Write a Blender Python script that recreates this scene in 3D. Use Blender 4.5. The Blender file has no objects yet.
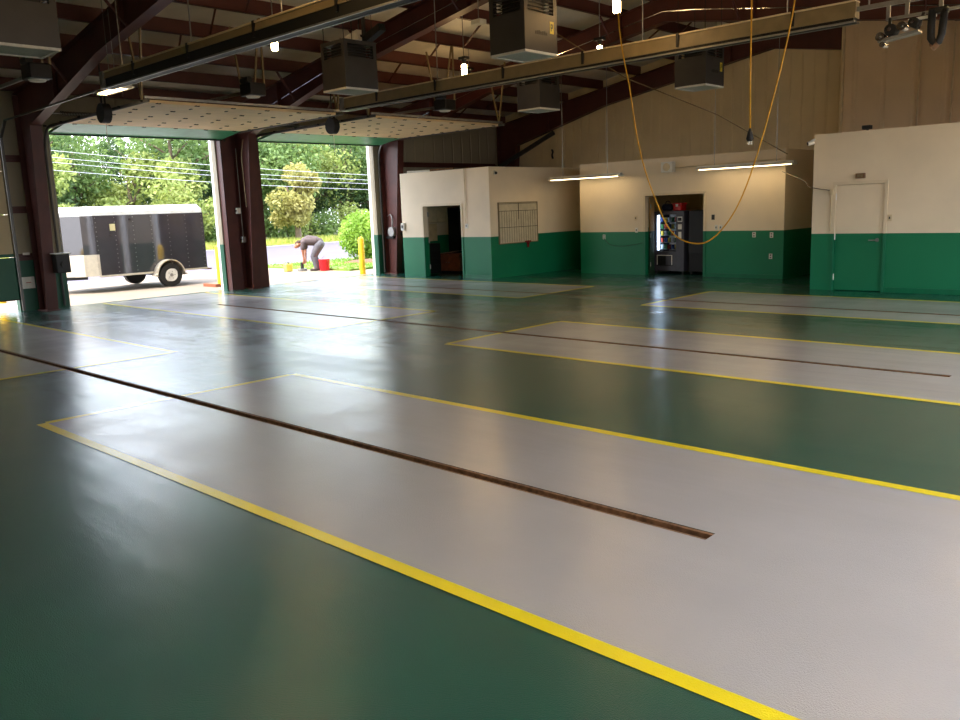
import bpy, math, random
from mathutils import Vector, Matrix
random.seed(7)
C = bpy.context.scene.collection
SC = bpy.context.scene
PI = math.pi

# ------------------------------------------------------------------ camera
cam_d = bpy.data.cameras.new('camera'); cam = bpy.data.objects.new('camera', cam_d); C.objects.link(cam)
cam_d.sensor_width = 36; cam_d.lens = 833.8 * 36 / 960; cam_d.clip_end = 400
rx = Vector((0.727, 0.685615, -0.037453)); dn = Vector((0.095702, -0.15519, -0.983238)); fw = Vector((-0.679936, 0.71123, -0.178437))
m = Matrix((rx, -dn, -fw)).transposed().to_4x4(); m.translation = Vector((0, 0, 1.75)); cam.matrix_world = m
SC.camera = cam

# ------------------------------------------------------------------ world, sun, exposure
w = bpy.data.worlds.new('sky'); SC.world = w; w.use_nodes = True
nt = w.node_tree; bg = nt.nodes['Background']
sky = nt.nodes.new('ShaderNodeTexSky'); sky.sky_type = 'NISHITA'; sky.sun_disc = False
sky.sun_elevation = math.radians(62); sky.sun_rotation = math.radians(200); sky.air_density = 1.0; sky.dust_density = 4.0; sky.ozone_density = 1.0
mixw = nt.nodes.new('ShaderNodeMix'); mixw.data_type = 'RGBA'; mixw.inputs[0].default_value = 0.55
mixw.inputs[7].default_value = (6.2, 6.6, 7.2, 1)       # thin bright cloud over the blue
nt.links.new(sky.outputs[0], mixw.inputs[6]); nt.links.new(mixw.outputs[2], bg.inputs[0]); bg.inputs[1].default_value = 0.85
sd = bpy.data.lights.new('sun', 'SUN'); so = bpy.data.objects.new('sun', sd); C.objects.link(so)
sd.energy = 4.5; sd.angle = math.radians(4); sd.color = (1, .94, .84)
so.rotation_euler = Vector((-0.06, -0.42, 1)).to_track_quat('Z', 'Y').to_euler(); so.location = (-30, -5, 40)
def portal(x, y, z, sx, sy, rot):
    d = bpy.data.lights.new('door_daylight_portal', 'AREA'); d.shape = 'RECTANGLE'; d.size = sx; d.size_y = sy
    d.cycles.is_portal = True
    o = bpy.data.objects.new('door_daylight_portal', d); C.objects.link(o); o.location = (x, y, z); o.rotation_euler = rot
for yc, wd in ((8.8, 3.76), (13.69, 3.78)):
    portal(-18.98, yc, 1.81, 3.6, wd, (0, -PI/2, 0))
for yc in (4.0, 8.8, 13.7):
    portal(1.42, yc, 1.8, 3.6, 3.7, (0, PI/2, 0))
SC.view_settings.view_transform = 'Standard'; SC.view_settings.look = 'None'
SC.view_settings.gamma = 1; SC.view_settings.use_curve_mapping = False
SC.view_settings.exposure = 0.32
cy = SC.cycles
cy.use_denoising = True;  cy.max_bounces = 10; cy.diffuse_bounces = 6; cy.glossy_bounces = 4; cy.transparent_max_bounces = 24
cy.sample_clamp_indirect = 8; cy.caustics_reflective = False; cy.caustics_refractive = False

# ------------------------------------------------------------------ materials
def srgb(r, g, b):
    f = lambda c: (c/255/12.92) if c/255 <= .04045 else ((c/255+.055)/1.055)**2.4
    return (f(r), f(g), f(b), 1)
MATS = {}
def mat(name, col, rough=.6, metal=0., noise=.12, nscale=6., bump=0., bscale=60., emit=None, estr=0., spec=.5, trans=0.):
    if name in MATS: return MATS[name]
    mt = bpy.data.materials.new(name); mt.use_nodes = True; t = mt.node_tree; b = t.nodes['Principled BSDF']
    c = srgb(*col)
    tc = t.nodes.new('ShaderNodeTexCoord')
    n = t.nodes.new('ShaderNodeTexNoise'); n.inputs['Scale'].default_value = nscale; n.inputs['Detail'].default_value = 5
    t.links.new(tc.outputs['Object'], n.inputs['Vector'])
    r = t.nodes.new('ShaderNodeMapRange'); r.inputs[3].default_value = 1-noise; r.inputs[4].default_value = 1+noise
    r.inputs[1].default_value = .3; r.inputs[2].default_value = .7
    t.links.new(n.outputs[0], r.inputs[0])
    mx = t.nodes.new('ShaderNodeMix'); mx.data_type = 'RGBA'; mx.blend_type = 'MULTIPLY'; mx.inputs[0].default_value = 1
    mx.inputs[6].default_value = c; t.links.new(r.outputs[0], mx.inputs[7]); t.links.new(mx.outputs[2], b.inputs['Base Color'])
    b.inputs['Roughness'].default_value = rough; b.inputs['Metallic'].default_value = metal
    b.inputs['Specular IOR Level'].default_value = spec
    if bump:
        n2 = t.nodes.new('ShaderNodeTexNoise'); n2.inputs['Scale'].default_value = bscale; t.links.new(tc.outputs['Object'], n2.inputs['Vector'])
        bp = t.nodes.new('ShaderNodeBump'); bp.inputs['Strength'].default_value = bump; bp.inputs['Distance'].default_value = .01
        t.links.new(n2.outputs[0], bp.inputs['Height']); t.links.new(bp.outputs[0], b.inputs['Normal'])
    if emit:
        b.inputs['Emission Color'].default_value = srgb(*emit); b.inputs['Emission Strength'].default_value = estr
    MATS[name] = mt; return mt

def floor_mat(name, col, stain=(0, 0, 0)):
    """Epoxy coat: gloss that varies in squeegee streaks and puddles, fine anti-slip grain."""
    mt = bpy.data.materials.new(name); mt.use_nodes = True; t = mt.node_tree; b = t.nodes['Principled BSDF']; N = t.nodes.new; Lk = t.links.new
    g = N('ShaderNodeNewGeometry')
    mp = N('ShaderNodeMapping'); mp.inputs['Scale'].default_value = (.22, 1.0, 1); mp.inputs['Rotation'].default_value = (0, 0, .12); Lk(g.outputs['Position'], mp.inputs['Vector'])
    n1 = N('ShaderNodeTexNoise'); n1.inputs['Scale'].default_value = 1.1; n1.inputs['Detail'].default_value = 3; n1.inputs['Roughness'].default_value = .55; n1.inputs['Distortion'].default_value = .6
    Lk(mp.outputs[0], n1.inputs['Vector'])
    mp2 = N('ShaderNodeMapping'); mp2.inputs['Scale'].default_value = (1.4, .25, 1); mp2.inputs['Rotation'].default_value = (0, 0, -.2); Lk(g.outputs['Position'], mp2.inputs['Vector'])
    n2 = N('ShaderNodeTexNoise'); n2.inputs['Scale'].default_value = 1.6; n2.inputs['Detail'].default_value = 4; Lk(mp2.outputs[0], n2.inputs['Vector'])
    ad = N('ShaderNodeMath'); ad.operation = 'ADD'; Lk(n1.outputs[0], ad.inputs[0])
    m2 = N('ShaderNodeMath'); m2.operation = 'MULTIPLY'; m2.inputs[1].default_value = .55; Lk(n2.outputs[0], m2.inputs[0]); Lk(m2.outputs[0], ad.inputs[1])
    rg = N('ShaderNodeMapRange'); rg.inputs[1].default_value = .3; rg.inputs[2].default_value = 1.25; rg.inputs[3].default_value = .30; rg.inputs[4].default_value = .50
    Lk(ad.outputs[0], rg.inputs[0]); Lk(rg.outputs[0], b.inputs['Roughness'])
    n3 = N('ShaderNodeTexNoise'); n3.inputs['Scale'].default_value = .9; n3.inputs['Detail'].default_value = 6; Lk(g.outputs['Position'], n3.inputs['Vector'])
    rc = N('ShaderNodeMapRange'); rc.inputs[1].default_value = .1; rc.inputs[2].default_value = .9; rc.inputs[3].default_value = .85; rc.inputs[4].default_value = 1.12; Lk(n3.outputs[0], rc.inputs[0])
    mx = N('ShaderNodeMix'); mx.data_type = 'RGBA'; mx.blend_type = 'MULTIPLY'; mx.inputs[0].default_value = 1; mx.inputs[6].default_value = srgb(*col)
    Lk(rc.outputs[0], mx.inputs[7]); Lk(mx.outputs[2], b.inputs['Base Color'])
    n4 = N('ShaderNodeTexNoise'); n4.inputs['Scale'].default_value = 170; n4.inputs['Detail'].default_value = 2; Lk(g.outputs['Position'], n4.inputs['Vector'])
    n5 = N('ShaderNodeTexNoise'); n5.inputs['Scale'].default_value = 3.2; n5.inputs['Detail'].default_value = 3; Lk(mp.outputs[0], n5.inputs['Vector'])
    b1 = N('ShaderNodeBump'); b1.inputs['Strength'].default_value = 1.0; b1.inputs['Distance'].default_value = .004; Lk(n4.outputs[0], b1.inputs['Height'])
    b2 = N('ShaderNodeBump'); b2.inputs['Strength'].default_value = .2; b2.inputs['Distance'].default_value = .02; Lk(n5.outputs[0], b2.inputs['Height']); Lk(b1.outputs[0], b2.inputs['Normal'])
    Lk(b2.outputs[0], b.inputs['Normal'])
    b.inputs['Specular IOR Level'].default_value = .5; b.inputs['Coat Weight'].default_value = 1.0
    rc2 = N('ShaderNodeMapRange'); rc2.interpolation_type = 'SMOOTHSTEP'; rc2.inputs[1].default_value = .55; rc2.inputs[2].default_value = 1.0; rc2.inputs[3].default_value = .12; rc2.inputs[4].default_value = .265; Lk(ad.outputs[0], rc2.inputs[0]); Lk(rc2.outputs[0], b.inputs['Coat Roughness']); b3 = N('ShaderNodeBump'); b3.inputs['Strength'].default_value = .3; b3.inputs['Distance'].default_value = .02; Lk(n5.outputs[0], b3.inputs['Height']); b4 = N('ShaderNodeBump'); b4.inputs['Strength'].default_value = .20; b4.inputs['Distance'].default_value = .004; Lk(n4.outputs[0], b4.inputs['Height']); Lk(b3.outputs[0], b4.inputs['Normal']); Lk(b4.outputs[0], b.inputs['Coat Normal']); b.inputs['Coat IOR'].default_value = 1.52
    MATS[name] = mt; return mt

def two_tone(name, top, bot, z0=1.05, rib=0., rough_t=.6, rough_b=.5):
    """Painted wall: cream above and green gloss below the paint line; rib > 0 adds sheet-metal ribs of that pitch."""
    mt = bpy.data.materials.new(name); mt.use_nodes = True; t = mt.node_tree; b = t.nodes['Principled BSDF']; N = t.nodes.new; Lk = t.links.new
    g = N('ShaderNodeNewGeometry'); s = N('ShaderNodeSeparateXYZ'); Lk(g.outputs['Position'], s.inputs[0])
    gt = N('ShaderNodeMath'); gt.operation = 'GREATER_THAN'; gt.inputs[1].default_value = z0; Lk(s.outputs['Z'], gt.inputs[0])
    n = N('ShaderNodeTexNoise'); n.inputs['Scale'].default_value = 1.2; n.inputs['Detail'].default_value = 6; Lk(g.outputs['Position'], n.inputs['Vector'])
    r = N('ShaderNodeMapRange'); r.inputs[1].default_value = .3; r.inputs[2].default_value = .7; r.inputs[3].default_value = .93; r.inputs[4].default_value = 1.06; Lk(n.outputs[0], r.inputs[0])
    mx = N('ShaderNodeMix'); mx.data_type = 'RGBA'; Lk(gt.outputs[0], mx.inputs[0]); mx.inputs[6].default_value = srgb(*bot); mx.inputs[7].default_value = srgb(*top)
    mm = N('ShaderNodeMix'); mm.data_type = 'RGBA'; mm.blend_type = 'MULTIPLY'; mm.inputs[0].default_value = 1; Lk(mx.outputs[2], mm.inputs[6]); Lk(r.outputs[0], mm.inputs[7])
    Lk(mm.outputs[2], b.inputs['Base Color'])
    rr = N('ShaderNodeMapRange'); Lk(gt.outputs[0], rr.inputs[0]); rr.inputs[3].default_value = rough_b; rr.inputs[4].default_value = rough_t; Lk(rr.outputs[0], b.inputs['Roughness'])
    if rib:
        ad = N('ShaderNodeMath'); ad.operation = 'ADD'; Lk(s.outputs['X'], ad.inputs[0]); Lk(s.outputs['Y'], ad.inputs[1])
        dv = N('ShaderNodeMath'); dv.operation = 'DIVIDE'; dv.inputs[1].default_value = rib; Lk(ad.outputs[0], dv.inputs[0])
        fr = N('ShaderNodeMath'); fr.operation = 'FRACT'; Lk(dv.outputs[0], fr.inputs[0])
        pp = N('ShaderNodeMath'); pp.operation = 'PINGPONG'; pp.inputs[1].default_value = .5; Lk(fr.outputs[0], pp.inputs[0])
        st = N('ShaderNodeMapRange'); st.inputs[1].default_value = .04; st.inputs[2].default_value = .09; Lk(pp.outputs[0], st.inputs[0])
        bp = N('ShaderNodeBump'); bp.inputs['Strength'].default_value = .6; bp.inputs['Distance'].default_value = .02; Lk(st.outputs[0], bp.inputs['Height']); Lk(bp.outputs[0], b.inputs['Normal'])
    MATS[name] = mt; return mt

def leaf_mat(name, col, col2):
    mt = bpy.data.materials.new(name); mt.use_nodes = True; t = mt.node_tree; b = t.nodes['Principled BSDF']; N = t.nodes.new; Lk = t.links.new
    g = N('ShaderNodeNewGeometry'); n = N('ShaderNodeTexNoise'); n.inputs['Scale'].default_value = .7; n.inputs['Detail'].default_value = 5; Lk(g.outputs['Position'], n.inputs['Vector'])
    r = N('ShaderNodeMapRange'); r.inputs[1].default_value = .35; r.inputs[2].default_value = .65; Lk(n.outputs[0], r.inputs[0])
    mx = N('ShaderNodeMix'); mx.data_type = 'RGBA'; Lk(r.outputs[0], mx.inputs[0]); mx.inputs[6].default_value = srgb(*col); mx.inputs[7].default_value = srgb(*col2)
    Lk(mx.outputs[2], b.inputs['Base Color']); b.inputs['Roughness'].default_value = .6
    tr = N('ShaderNodeBsdfTranslucent'); Lk(mx.outputs[2], tr.inputs[0]); ms = N('ShaderNodeMixShader'); ms.inputs[0].default_value = .35
    Lk(b.outputs[0], ms.inputs[1]); Lk(tr.outputs[0], ms.inputs[2]); Lk(ms.outputs[0], t.nodes['Material Output'].inputs[0])
    MATS[name] = mt; return mt

GREEN = (8, 116, 78)
F_GREEN = floor_mat('green_epoxy', (2, 76, 64)); F_GREY = floor_mat('grey_epoxy', (178, 176, 177)); F_YEL = floor_mat('yellow_line_paint', (255, 232, 6))
W_OFF = two_tone('cream_and_green_paint', (230, 214, 188), GREEN)
W_RIB = two_tone('liner_panel_paint', (234, 216, 174), (10, 96, 66), rib=.305)
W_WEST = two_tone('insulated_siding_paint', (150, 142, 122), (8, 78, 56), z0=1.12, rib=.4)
M_RED = mat('oxide_red_steel', (80, 37, 31), .5, 0, .18, 3); M_DECK = mat('roof_insulation_vinyl', (226, 222, 212), .5, 0, .12, 1.5, .3, 3)
M_STEEL = mat('galvanised_steel', (150, 150, 148), .4, .7, .15, 12); M_DARK = mat('black_steel', (22, 21, 21), .5, .2); M_BLACK = mat('black_rubber', (12, 12, 12), .6)
M_CREAM = mat('cream_enamel', (214, 196, 160), .5); M_TAN = mat('tan_enamel_rail', (132, 116, 84), .5); M_WHITE = mat('white_plastic', (226, 224, 216), .45)
M_GRY = mat('dark_grey_cabinet_enamel', (46, 44, 43), .5); M_FILT = mat('filter_media', (205, 205, 198), .8, 0, .08, 40)
M_DG = mat('door_cream_foam', (226, 200, 158), .7, 0, .06, 3); M_DGR = mat('door_green_paint', (70, 150, 112), .4)
M_YEL = mat('safety_yellow', (235, 190, 20), .5); M_CORD = mat('yellow_cord', (206, 150, 20), .5); M_BROWN = mat('brown_wood', (150, 88, 60), .5, 0, .25, 8)
M_RUST = mat('rusty_steel', (124, 92, 66), .7, .2, .4, 25); M_PIT = mat('drain_pit', (20, 15, 12), .8)
M_CHROME = mat('chrome', (190, 190, 195), .15, 1.)
M_LAMP = mat('lamp_glow', (255, 240, 210), .5, emit=(255, 208, 140), estr=55); M_TUBE = mat('fluorescent_glow', (255, 240, 215), .5, emit=(255, 226, 176), estr=7.5)

# ------------------------------------------------------------------ mesh helpers
class MB:
    def __init__(s): s.v = []; s.f = []; s.m = []
    def add(s, vs, fs, m=0):
        k = len(s.v); s.v += [tuple(p) for p in vs]; s.f += [tuple(k+i for i in f) for f in fs]; s.m += [m]*len(fs); return s
    def box(s, x0, x1, y0, y1, z0, z1, m=0, M=None):
        vs = [Vector((x, y, z)) for z in (z0, z1) for y in (y0, y1) for x in (x0, x1)]
        if M: vs = [M @ p for p in vs]
        return s.add(vs, [(0, 2, 3, 1), (4, 5, 7, 6), (0, 1, 5, 4), (2, 6, 7, 3), (0, 4, 6, 2), (1, 3, 7, 5)], m)
    def bar(s, a, b, w, h, m=0, up=(0, 0, 1)):
        a = Vector(a); b = Vector(b); d = (b-a).normalized(); u = Vector(up)
        if abs(d.dot(u)) > .98: u = Vector((1, 0, 0))
        r = d.cross(u).normalized(); u = r.cross(d)
        vs = [p + r*sx*w/2 + u*sz*h/2 for p in (a, b) for sz in (-1, 1) for sx in (-1, 1)]
        return s.add(vs, [(0, 1, 3, 2), (4, 6, 7, 5), (0, 4, 5, 1), (2, 3, 7, 6), (0, 2, 6, 4), (1, 5, 7, 3)], m)
    def cyl(s, a, b, r0, r1=None, n=12, m=0):
        return s.tube([a, b], [r0, r0 if r1 is None else r1], n, m)
    def tube(s, pts, r, n=8, m=0, cap=True):
        pts = [Vector(p) for p in pts]; rs = r if isinstance(r, (list, tuple)) else [r]*len(pts)
        k = len(s.v); u = None
        for i, p in enumerate(pts):
            d = (pts[min(i+1, len(pts)-1)] - pts[max(i-1, 0)]).normalized()
            if u is None: u = d.orthogonal().normalized()
            else: u = (u - d*u.dot(d)).normalized()
            w_ = d.cross(u)
            for j in range(n):
                a = 2*PI*j/n; s.v.append(tuple(p + (u*math.cos(a) + w_*math.sin(a))*rs[i]))
        for i in range(len(pts)-1):
            for j in range(n):
                a = k+i*n+j; b = k+i*n+(j+1) % n; s.f.append((a, b, b+n, a+n)); s.m.append(m)
        if cap:
            s.f.append(tuple(k+j for j in reversed(range(n)))); s.m.append(m)
            s.f.append(tuple(k+(len(pts)-1)*n+j for j in range(n))); s.m.append(m)
        return s
    def ball(s, c, r, m=0, n=10, sc=(1, 1, 1)):
        c = Vector(c); k = len(s.v); R_ = n//2
        for i in range(1, R_):
            t = PI*i/R_
            for j in range(n):
                a = 2*PI*j/n; s.v.append((c.x+r*sc[0]*math.sin(t)*math.cos(a), c.y+r*sc[1]*math.sin(t)*math.sin(a), c.z+r*sc[2]*math.cos(t)))
        s.v.append((c.x, c.y, c.z+r*sc[2])); s.v.append((c.x, c.y, c.z-r*sc[2])); T = len(s.v)-2; B = T+1
        for j in range(n):
            j2 = (j+1) % n
            s.f.append((T, k+j, k+j2)); s.m.append(m); e = k+(R_-2)*n; s.f.append((B, e+j2, e+j)); s.m.append(m)
            for i in range(R_-2):
                a = k+i*n; s.f.append((a+j, a+n+j, a+n+j2, a+j2)); s.m.append(m)
        return s
    def prism(s, poly, lo, hi, axis='Y', m=0):
        """poly in the other two axes' order (x,z) for Y, (y,z) for X, (x,y) for Z; extruded lo..hi"""
        def P(a, b, t): return {'Y': (a, t, b), 'X': (t, a, b), 'Z': (a, b, t)}[axis]
        n = len(poly); vs = [P(a, b, lo) for a, b in poly] + [P(a, b, hi) for a, b in poly]
        fs = [tuple(reversed(range(n))), tuple(range(n, 2*n))] + [(i, (i+1) % n, n+(i+1) % n, n+i) for i in range(n)]
        return s.add(vs, fs, m)
    def grid(s, x0, x1, y0, y1, z, holes=(), m=0):
        xs = sorted({x0, x1, *[h for H in holes for h in H[:2] if x0 < h < x1]}); ys = sorted({y0, y1, *[h for H in holes for h in H[2:] if y0 < h < y1]})
        for a, b in zip(xs, xs[1:]):
            for c, d in zip(ys, ys[1:]):
                mx, my = (a+b)/2, (c+d)/2
                if any(H[0] < mx < H[1] and H[2] < my < H[3] for H in holes): continue
                s.add([(a, c, z), (b, c, z), (b, d, z), (a, d, z)], [(0, 1, 2, 3)], m)
        return s
    def build(s, name, mats, parent=None, bevel=0., smooth=False, label=None):
        me = bpy.data.meshes.new(name); me.from_pydata(s.v, [], s.f); me.validate()
        import bmesh
        b = bmesh.new(); b.from_mesh(me); bmesh.ops.recalc_face_normals(b, faces=b.faces); b.to_mesh(me); b.free()
        for mt in (mats if isinstance(mats, (list, tuple)) else [mats]): me.materials.append(mt)
        if len(me.polygons) == len(s.m): me.polygons.foreach_set('material_index', s.m)
        if smooth:
            me.polygons.foreach_set('use_smooth', [True]*len(me.polygons))
        o = bpy.data.objects.new(name, me); C.objects.link(o)
        if smooth == 'auto':
            md = o.modifiers.new('es', 'EDGE_SPLIT'); md.split_angle = math.radians(35)
        if bevel:
            md = o.modifiers.new('bevel', 'BEVEL'); md.width = bevel; md.segments = 2; md.limit_method = 'ANGLE'
        if parent:
            o.parent = parent; bpy.context.view_layer.update(); o.matrix_parent_inverse = parent.matrix_world.inverted()
        if label: o['label'] = label
        return o
def tag(o, label, cat, group=None, kind=None):
    o['label'] = label; o['category'] = cat
    if group: o['group'] = group
    if kind: o['kind'] = kind
    return o
def struct(o, label=None, cat=None):
    o['kind'] = 'structure'
    if label: o['label'] = label
    if cat: o['category'] = cat
    return o
def thing(name, label, cat, loc, group=None, kind=None):
    e = bpy.data.objects.new(name, None); C.objects.link(e); e.location = loc; e.empty_display_size = .1
    bpy.context.view_layer.update(); return tag(e, label, cat, group, kind)
def dup(root, loc, label=None, rz=None, scale=None, group=None):
    def cp(o, par):
        c = o.copy(); C.objects.link(c); c.parent = par; c.matrix_parent_inverse = o.matrix_parent_inverse.copy()
        for ch in [q for q in o.children]: cp(ch, c)
        return c
    r = cp(root, None); r.location = loc
    if rz is not None: r.rotation_euler = (0, 0, rz)
    if scale is not None: r.scale = scale
    if label: r['label'] = label
    if group: r['group'] = group
    return r

# ------------------------------------------------------------------ building shell
XW, XE, YS, YN = -18.77, 1.2, -2.6, 21.0
RX, RZ, SL = -9.5, 5.88, .165
def rt(x): return RZ - SL*abs(x-RX)                  # top of the rafters
DR = [(-16.1, -2.02, 3.765, 3.875), (-15.8, -2.14, 8.70, 8.80), (-15.9, -1.9, 13.17, 13.27)]
LY = [(2.53, 5.20), (7.60, 10.05), (12.33, 14.8)]
f = MB(); f.grid(XW-.18, XE+.15, YS, YN, 0, DR, 0)
ln = .085
for (a, b) in LY:
    for x0, x1 in ((-7.88, XE-.1), (-18.7, -10.65)):
        f.grid(x0, x1, a, b, .0015, DR, 1)
        f.grid(x0, x1, a-ln/2, a+ln/2, .003, DR, 2); f.grid(x0, x1, b-ln/2, b+ln/2, .003, DR, 2)
        if x0 > -10: f.grid(x0-ln/2, x0+ln/2, a+ln/2, b-ln/2, .003, DR, 2)
        else: f.grid(x1-ln/2, x1+ln/2, a+ln/2, b-ln/2, .003, DR, 2)
for (x0, x1, y0, y1) in DR:                            # sides and bottom of the trenches
    f.add([(x0, y0, -.15), (x1, y0, -.15), (x1, y1, -.15), (x0, y1, -.15), (x0, y0, .0), (x1, y0, .0), (x1, y1, .0), (x0, y1, .0)], [(0, 1, 2, 3), (0, 1, 5, 4), (3, 2, 6, 7), (0, 3, 7, 4), (1, 2, 6, 5)], 3)
struct(f.build('floor', [F_GREEN, F_GREY, F_YEL, M_PIT]), 'glossy green epoxy floor with grey lanes outlined in yellow', 'floor')
for i, (x0, x1, y0, y1) in enumerate(DR):
    lab = ['long narrow trench drain nearest the viewer, in the front grey lane', 'trench drain along the middle grey lane', 'trench drain in the far grey lane near the offices'][i]
    t = thing('trench_drain', lab, 'floor drain', (x0, (y0+y1)/2, -.02), 'trench drains in the floor')
    for ya, yb in ((y0, y0+.024), (y1-.024, y1)):
        MB().box(x0, x1, ya, yb, -.05, -.002).build('edge_angle', M_RUST, t)
    g = MB()
    x = x0+.1
    while x < x1-.1: g.box(x, x+.03, y0+.024, y1-.024, -.05, -.03); x += .35
    g.box(x0, x1, (y0+y1)/2-.008, (y0+y1)/2+.008, -.06, -.035)
    g.build('grate', M_RUST, t)

# west (garage door) wall
D1, D2, D0 = (6.92, 10.68), (11.80, 15.58), (2.05, 5.93)
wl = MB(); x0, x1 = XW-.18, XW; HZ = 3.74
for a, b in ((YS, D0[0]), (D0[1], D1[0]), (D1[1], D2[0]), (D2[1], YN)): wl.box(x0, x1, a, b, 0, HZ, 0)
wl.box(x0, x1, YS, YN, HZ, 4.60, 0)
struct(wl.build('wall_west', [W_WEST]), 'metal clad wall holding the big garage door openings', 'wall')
def jamb(a, nm): return struct(MB().box(XW-.30, XW-.18, a-.06, a+.06, 0, HZ+.1).build(nm, mat('white_trim', (228, 230, 232), .5)), 'white outer jamb trim of a garage door opening', 'trim')
for k, a in enumerate((D0[1]+.07, D1[0]-.07, D1[1]+.07, D2[0]-.07, D2[1]+.07)): jamb(a, 'trim_%d' % (k+1))
for q, (ya, yb) in enumerate(((D1[1]+.03, D1[1]+.36), (D2[0]-.34, D2[0]-.05))):
    struct(MB().box(XW, XW+.22, ya, ya+.012, 0, HZ).box(XW, XW+.22, yb-.012, yb, 0, HZ).box(XW+.208, XW+.22, ya, yb, 0, HZ).build('trim_%d' % (20+q), M_RED), 'oxide red steel jamb channel beside a garage door opening', 'trim')
# north gable
def gable(x0, x1, y0, y1, nm, mt):
    xs = [x0] + ([RX] if x0 < RX < x1 else []) + [x1]
    poly = [(x0, 0), (x1, 0)] + [(x, rt(x)+.26) for x in reversed(xs)]
    return struct(MB().prism(poly, y0, y1, 'Y').build(nm, mt))
gable(XW-.18, -7.45, YN, YN+.15, 'wall_north', W_RIB)
nw = gable(-7.45, XE+.15, 20.0, 20.15, 'wall_northeast', two_tone('east_liner_paint', (226, 202, 168), (10, 96, 66), rib=.61))
struct(MB().box(-7.51, -7.45, 20.0, 21, 0, rt(-7.45)+.1).build('wall_return', W_RIB))
struct(MB().box(-7.47, -7.43, 19.96, 20.0, 0, rt(-7.45)).build('trim_6', M_CREAM))
gable(XW-.18, XE+.15, YS-.15, YS, 'wall_south', W_RIB)
# east wall, its doors standing open behind the viewer
we = MB(); EO = ((2.1, 5.9), (6.95, 10.65), (11.85, 15.55))
ys = [YS] + [v for o in EO for v in o] + [YN-.85]
for i in range(0, len(ys), 2): we.box(XE, XE+.15, ys[i], ys[i+1], 0, 3.6)
we.box(XE, XE+.15, YS, 20.15, 3.6, rt(XE)+.26); struct(we.build('wall_east', W_RIB))
# roof deck
rf = MB(); rf.prism([(XW-.3, rt(XW-.3)+.265), (RX, RZ+.265), (XE+.3, rt(XE+.3)+.265), (XE+.3, rt(XE+.3)+.36), (RX, RZ+.36), (XW-.3, rt(XW-.3)+.36)], YS-.2, YN+.2, 'Y')
struct(rf.build('ceiling', M_DECK), 'pale insulated roof lining between dark red purlins', 'ceiling')

def dep(x):                                           # rafter depth
    e = min(x-XW, XE-x); return .50 + .38*max(0, 1-e/4.2)
FR = [(-.2+1.7, 'nearest roof frame'), (6.38, 'roof frame left of the trailer doorway'), (11.2, 'roof frame between the two open garage doors'), (15.88, 'roof frame beyond the two open garage doors'), (20.86, 'gable end frame on the far wall')]
for y, nm in FR:
    t = thing('roof_rafter', 'oxide red tapered steel rafter, ' + nm, 'steel beam', (XW, y, 4), 'roof rafters', 'structure')
    wb = MB(); fl = MB()
    xs = [XW+.05+i*(XE-XW-.1)/24 for i in range(25)] + [RX, -17.92]; xs = sorted(xs)
    xe = XE-.05 if y < 19 else -7.52
    xs = [x for x in xs if x < xe-.01] + [xe]
    for a, b in zip(xs, xs[1:]):
        wb.prism([(a, rt(a)-dep(a)), (b, rt(b)-dep(b)), (b, rt(b)), (a, rt(a))], y-.008, y+.008, 'Y')
        for o_, h in ((-dep(a), 0), (0, -.0)):
            za, zb = (rt(a)-dep(a), rt(b)-dep(b)) if o_ else (rt(a)-.014, rt(b)-.014)
            if o_ and a < -17.93: continue
            fl.prism([(a, za), (b, zb), (b, zb+.014), (a, za+.014)], y-.1, y+.1, 'Y')
    wb.build('web', M_RED, t); fl.build('flange', M_RED, t)
    st = MB()
    for x in [-16.6, -13.6, -10.6, -7.6, -4.6, -1.6]:
        if x < xe-.2: st.box(x-.006, x+.006, y-.09, y+.09, rt(x)-dep(x)+.01, rt(x)-.02)
    st.build('stiffener', M_RED, t)
for y, nm in FR:
    t = thing('steel_column', 'oxide red tapered steel column, ' + {6.38: 'left of the trailer doorway', 11.2: 'between the two open garage doors', 15.88: 'right of the doorway with the bent person'}.get(y, nm.replace('frame', 'frame post')), 'column', (-18.6, y, 0), 'frame columns', 'structure')
    topz = rt(-18.5)-.02; xi0, xi1 = -18.28, -17.92
    zt = rt(xi1)-dep(xi1)
    MB().prism([(-18.68, 0), (xi0, 0), (xi1, zt), (xi1, rt(xi1)-.02), (-18.68, rt(-18.68)-.02)], y-.009, y+.009, 'Y').build('web', M_RED, t)
    MB().prism([(xi0, 0), (xi0+.016, 0), (xi1+.016, zt), (xi1, zt)], y-.11, y+.11, 'Y').build('inner_flange', M_RED, t)
    MB().box(-18.70, -18.68, y-.11, y+.11, 0, rt(-18.7)-.03).build('outer_flange', M_RED, t)
    MB().box(-18.74, xi0+.06, y-.14, y+.14, 0, .02).build('base_plate', M_RED, t)
    if y < 19:
        t = thing('steel_column', 'oxide red steel column on the side behind the viewer', 'column', (XE-.2, y, 0), 'frame columns', 'structure')
        MB().box(XE-.03, XE-.01, y-.1, y+.1, 0, rt(XE)-.03).box(XE-.45, XE-.43, y-.1, y+.1, 0, rt(XE)-.6).box(XE-.43, XE-.03, y-.008, y+.008, 0, rt(XE)-.5).build('post', M_RED, t)
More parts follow.
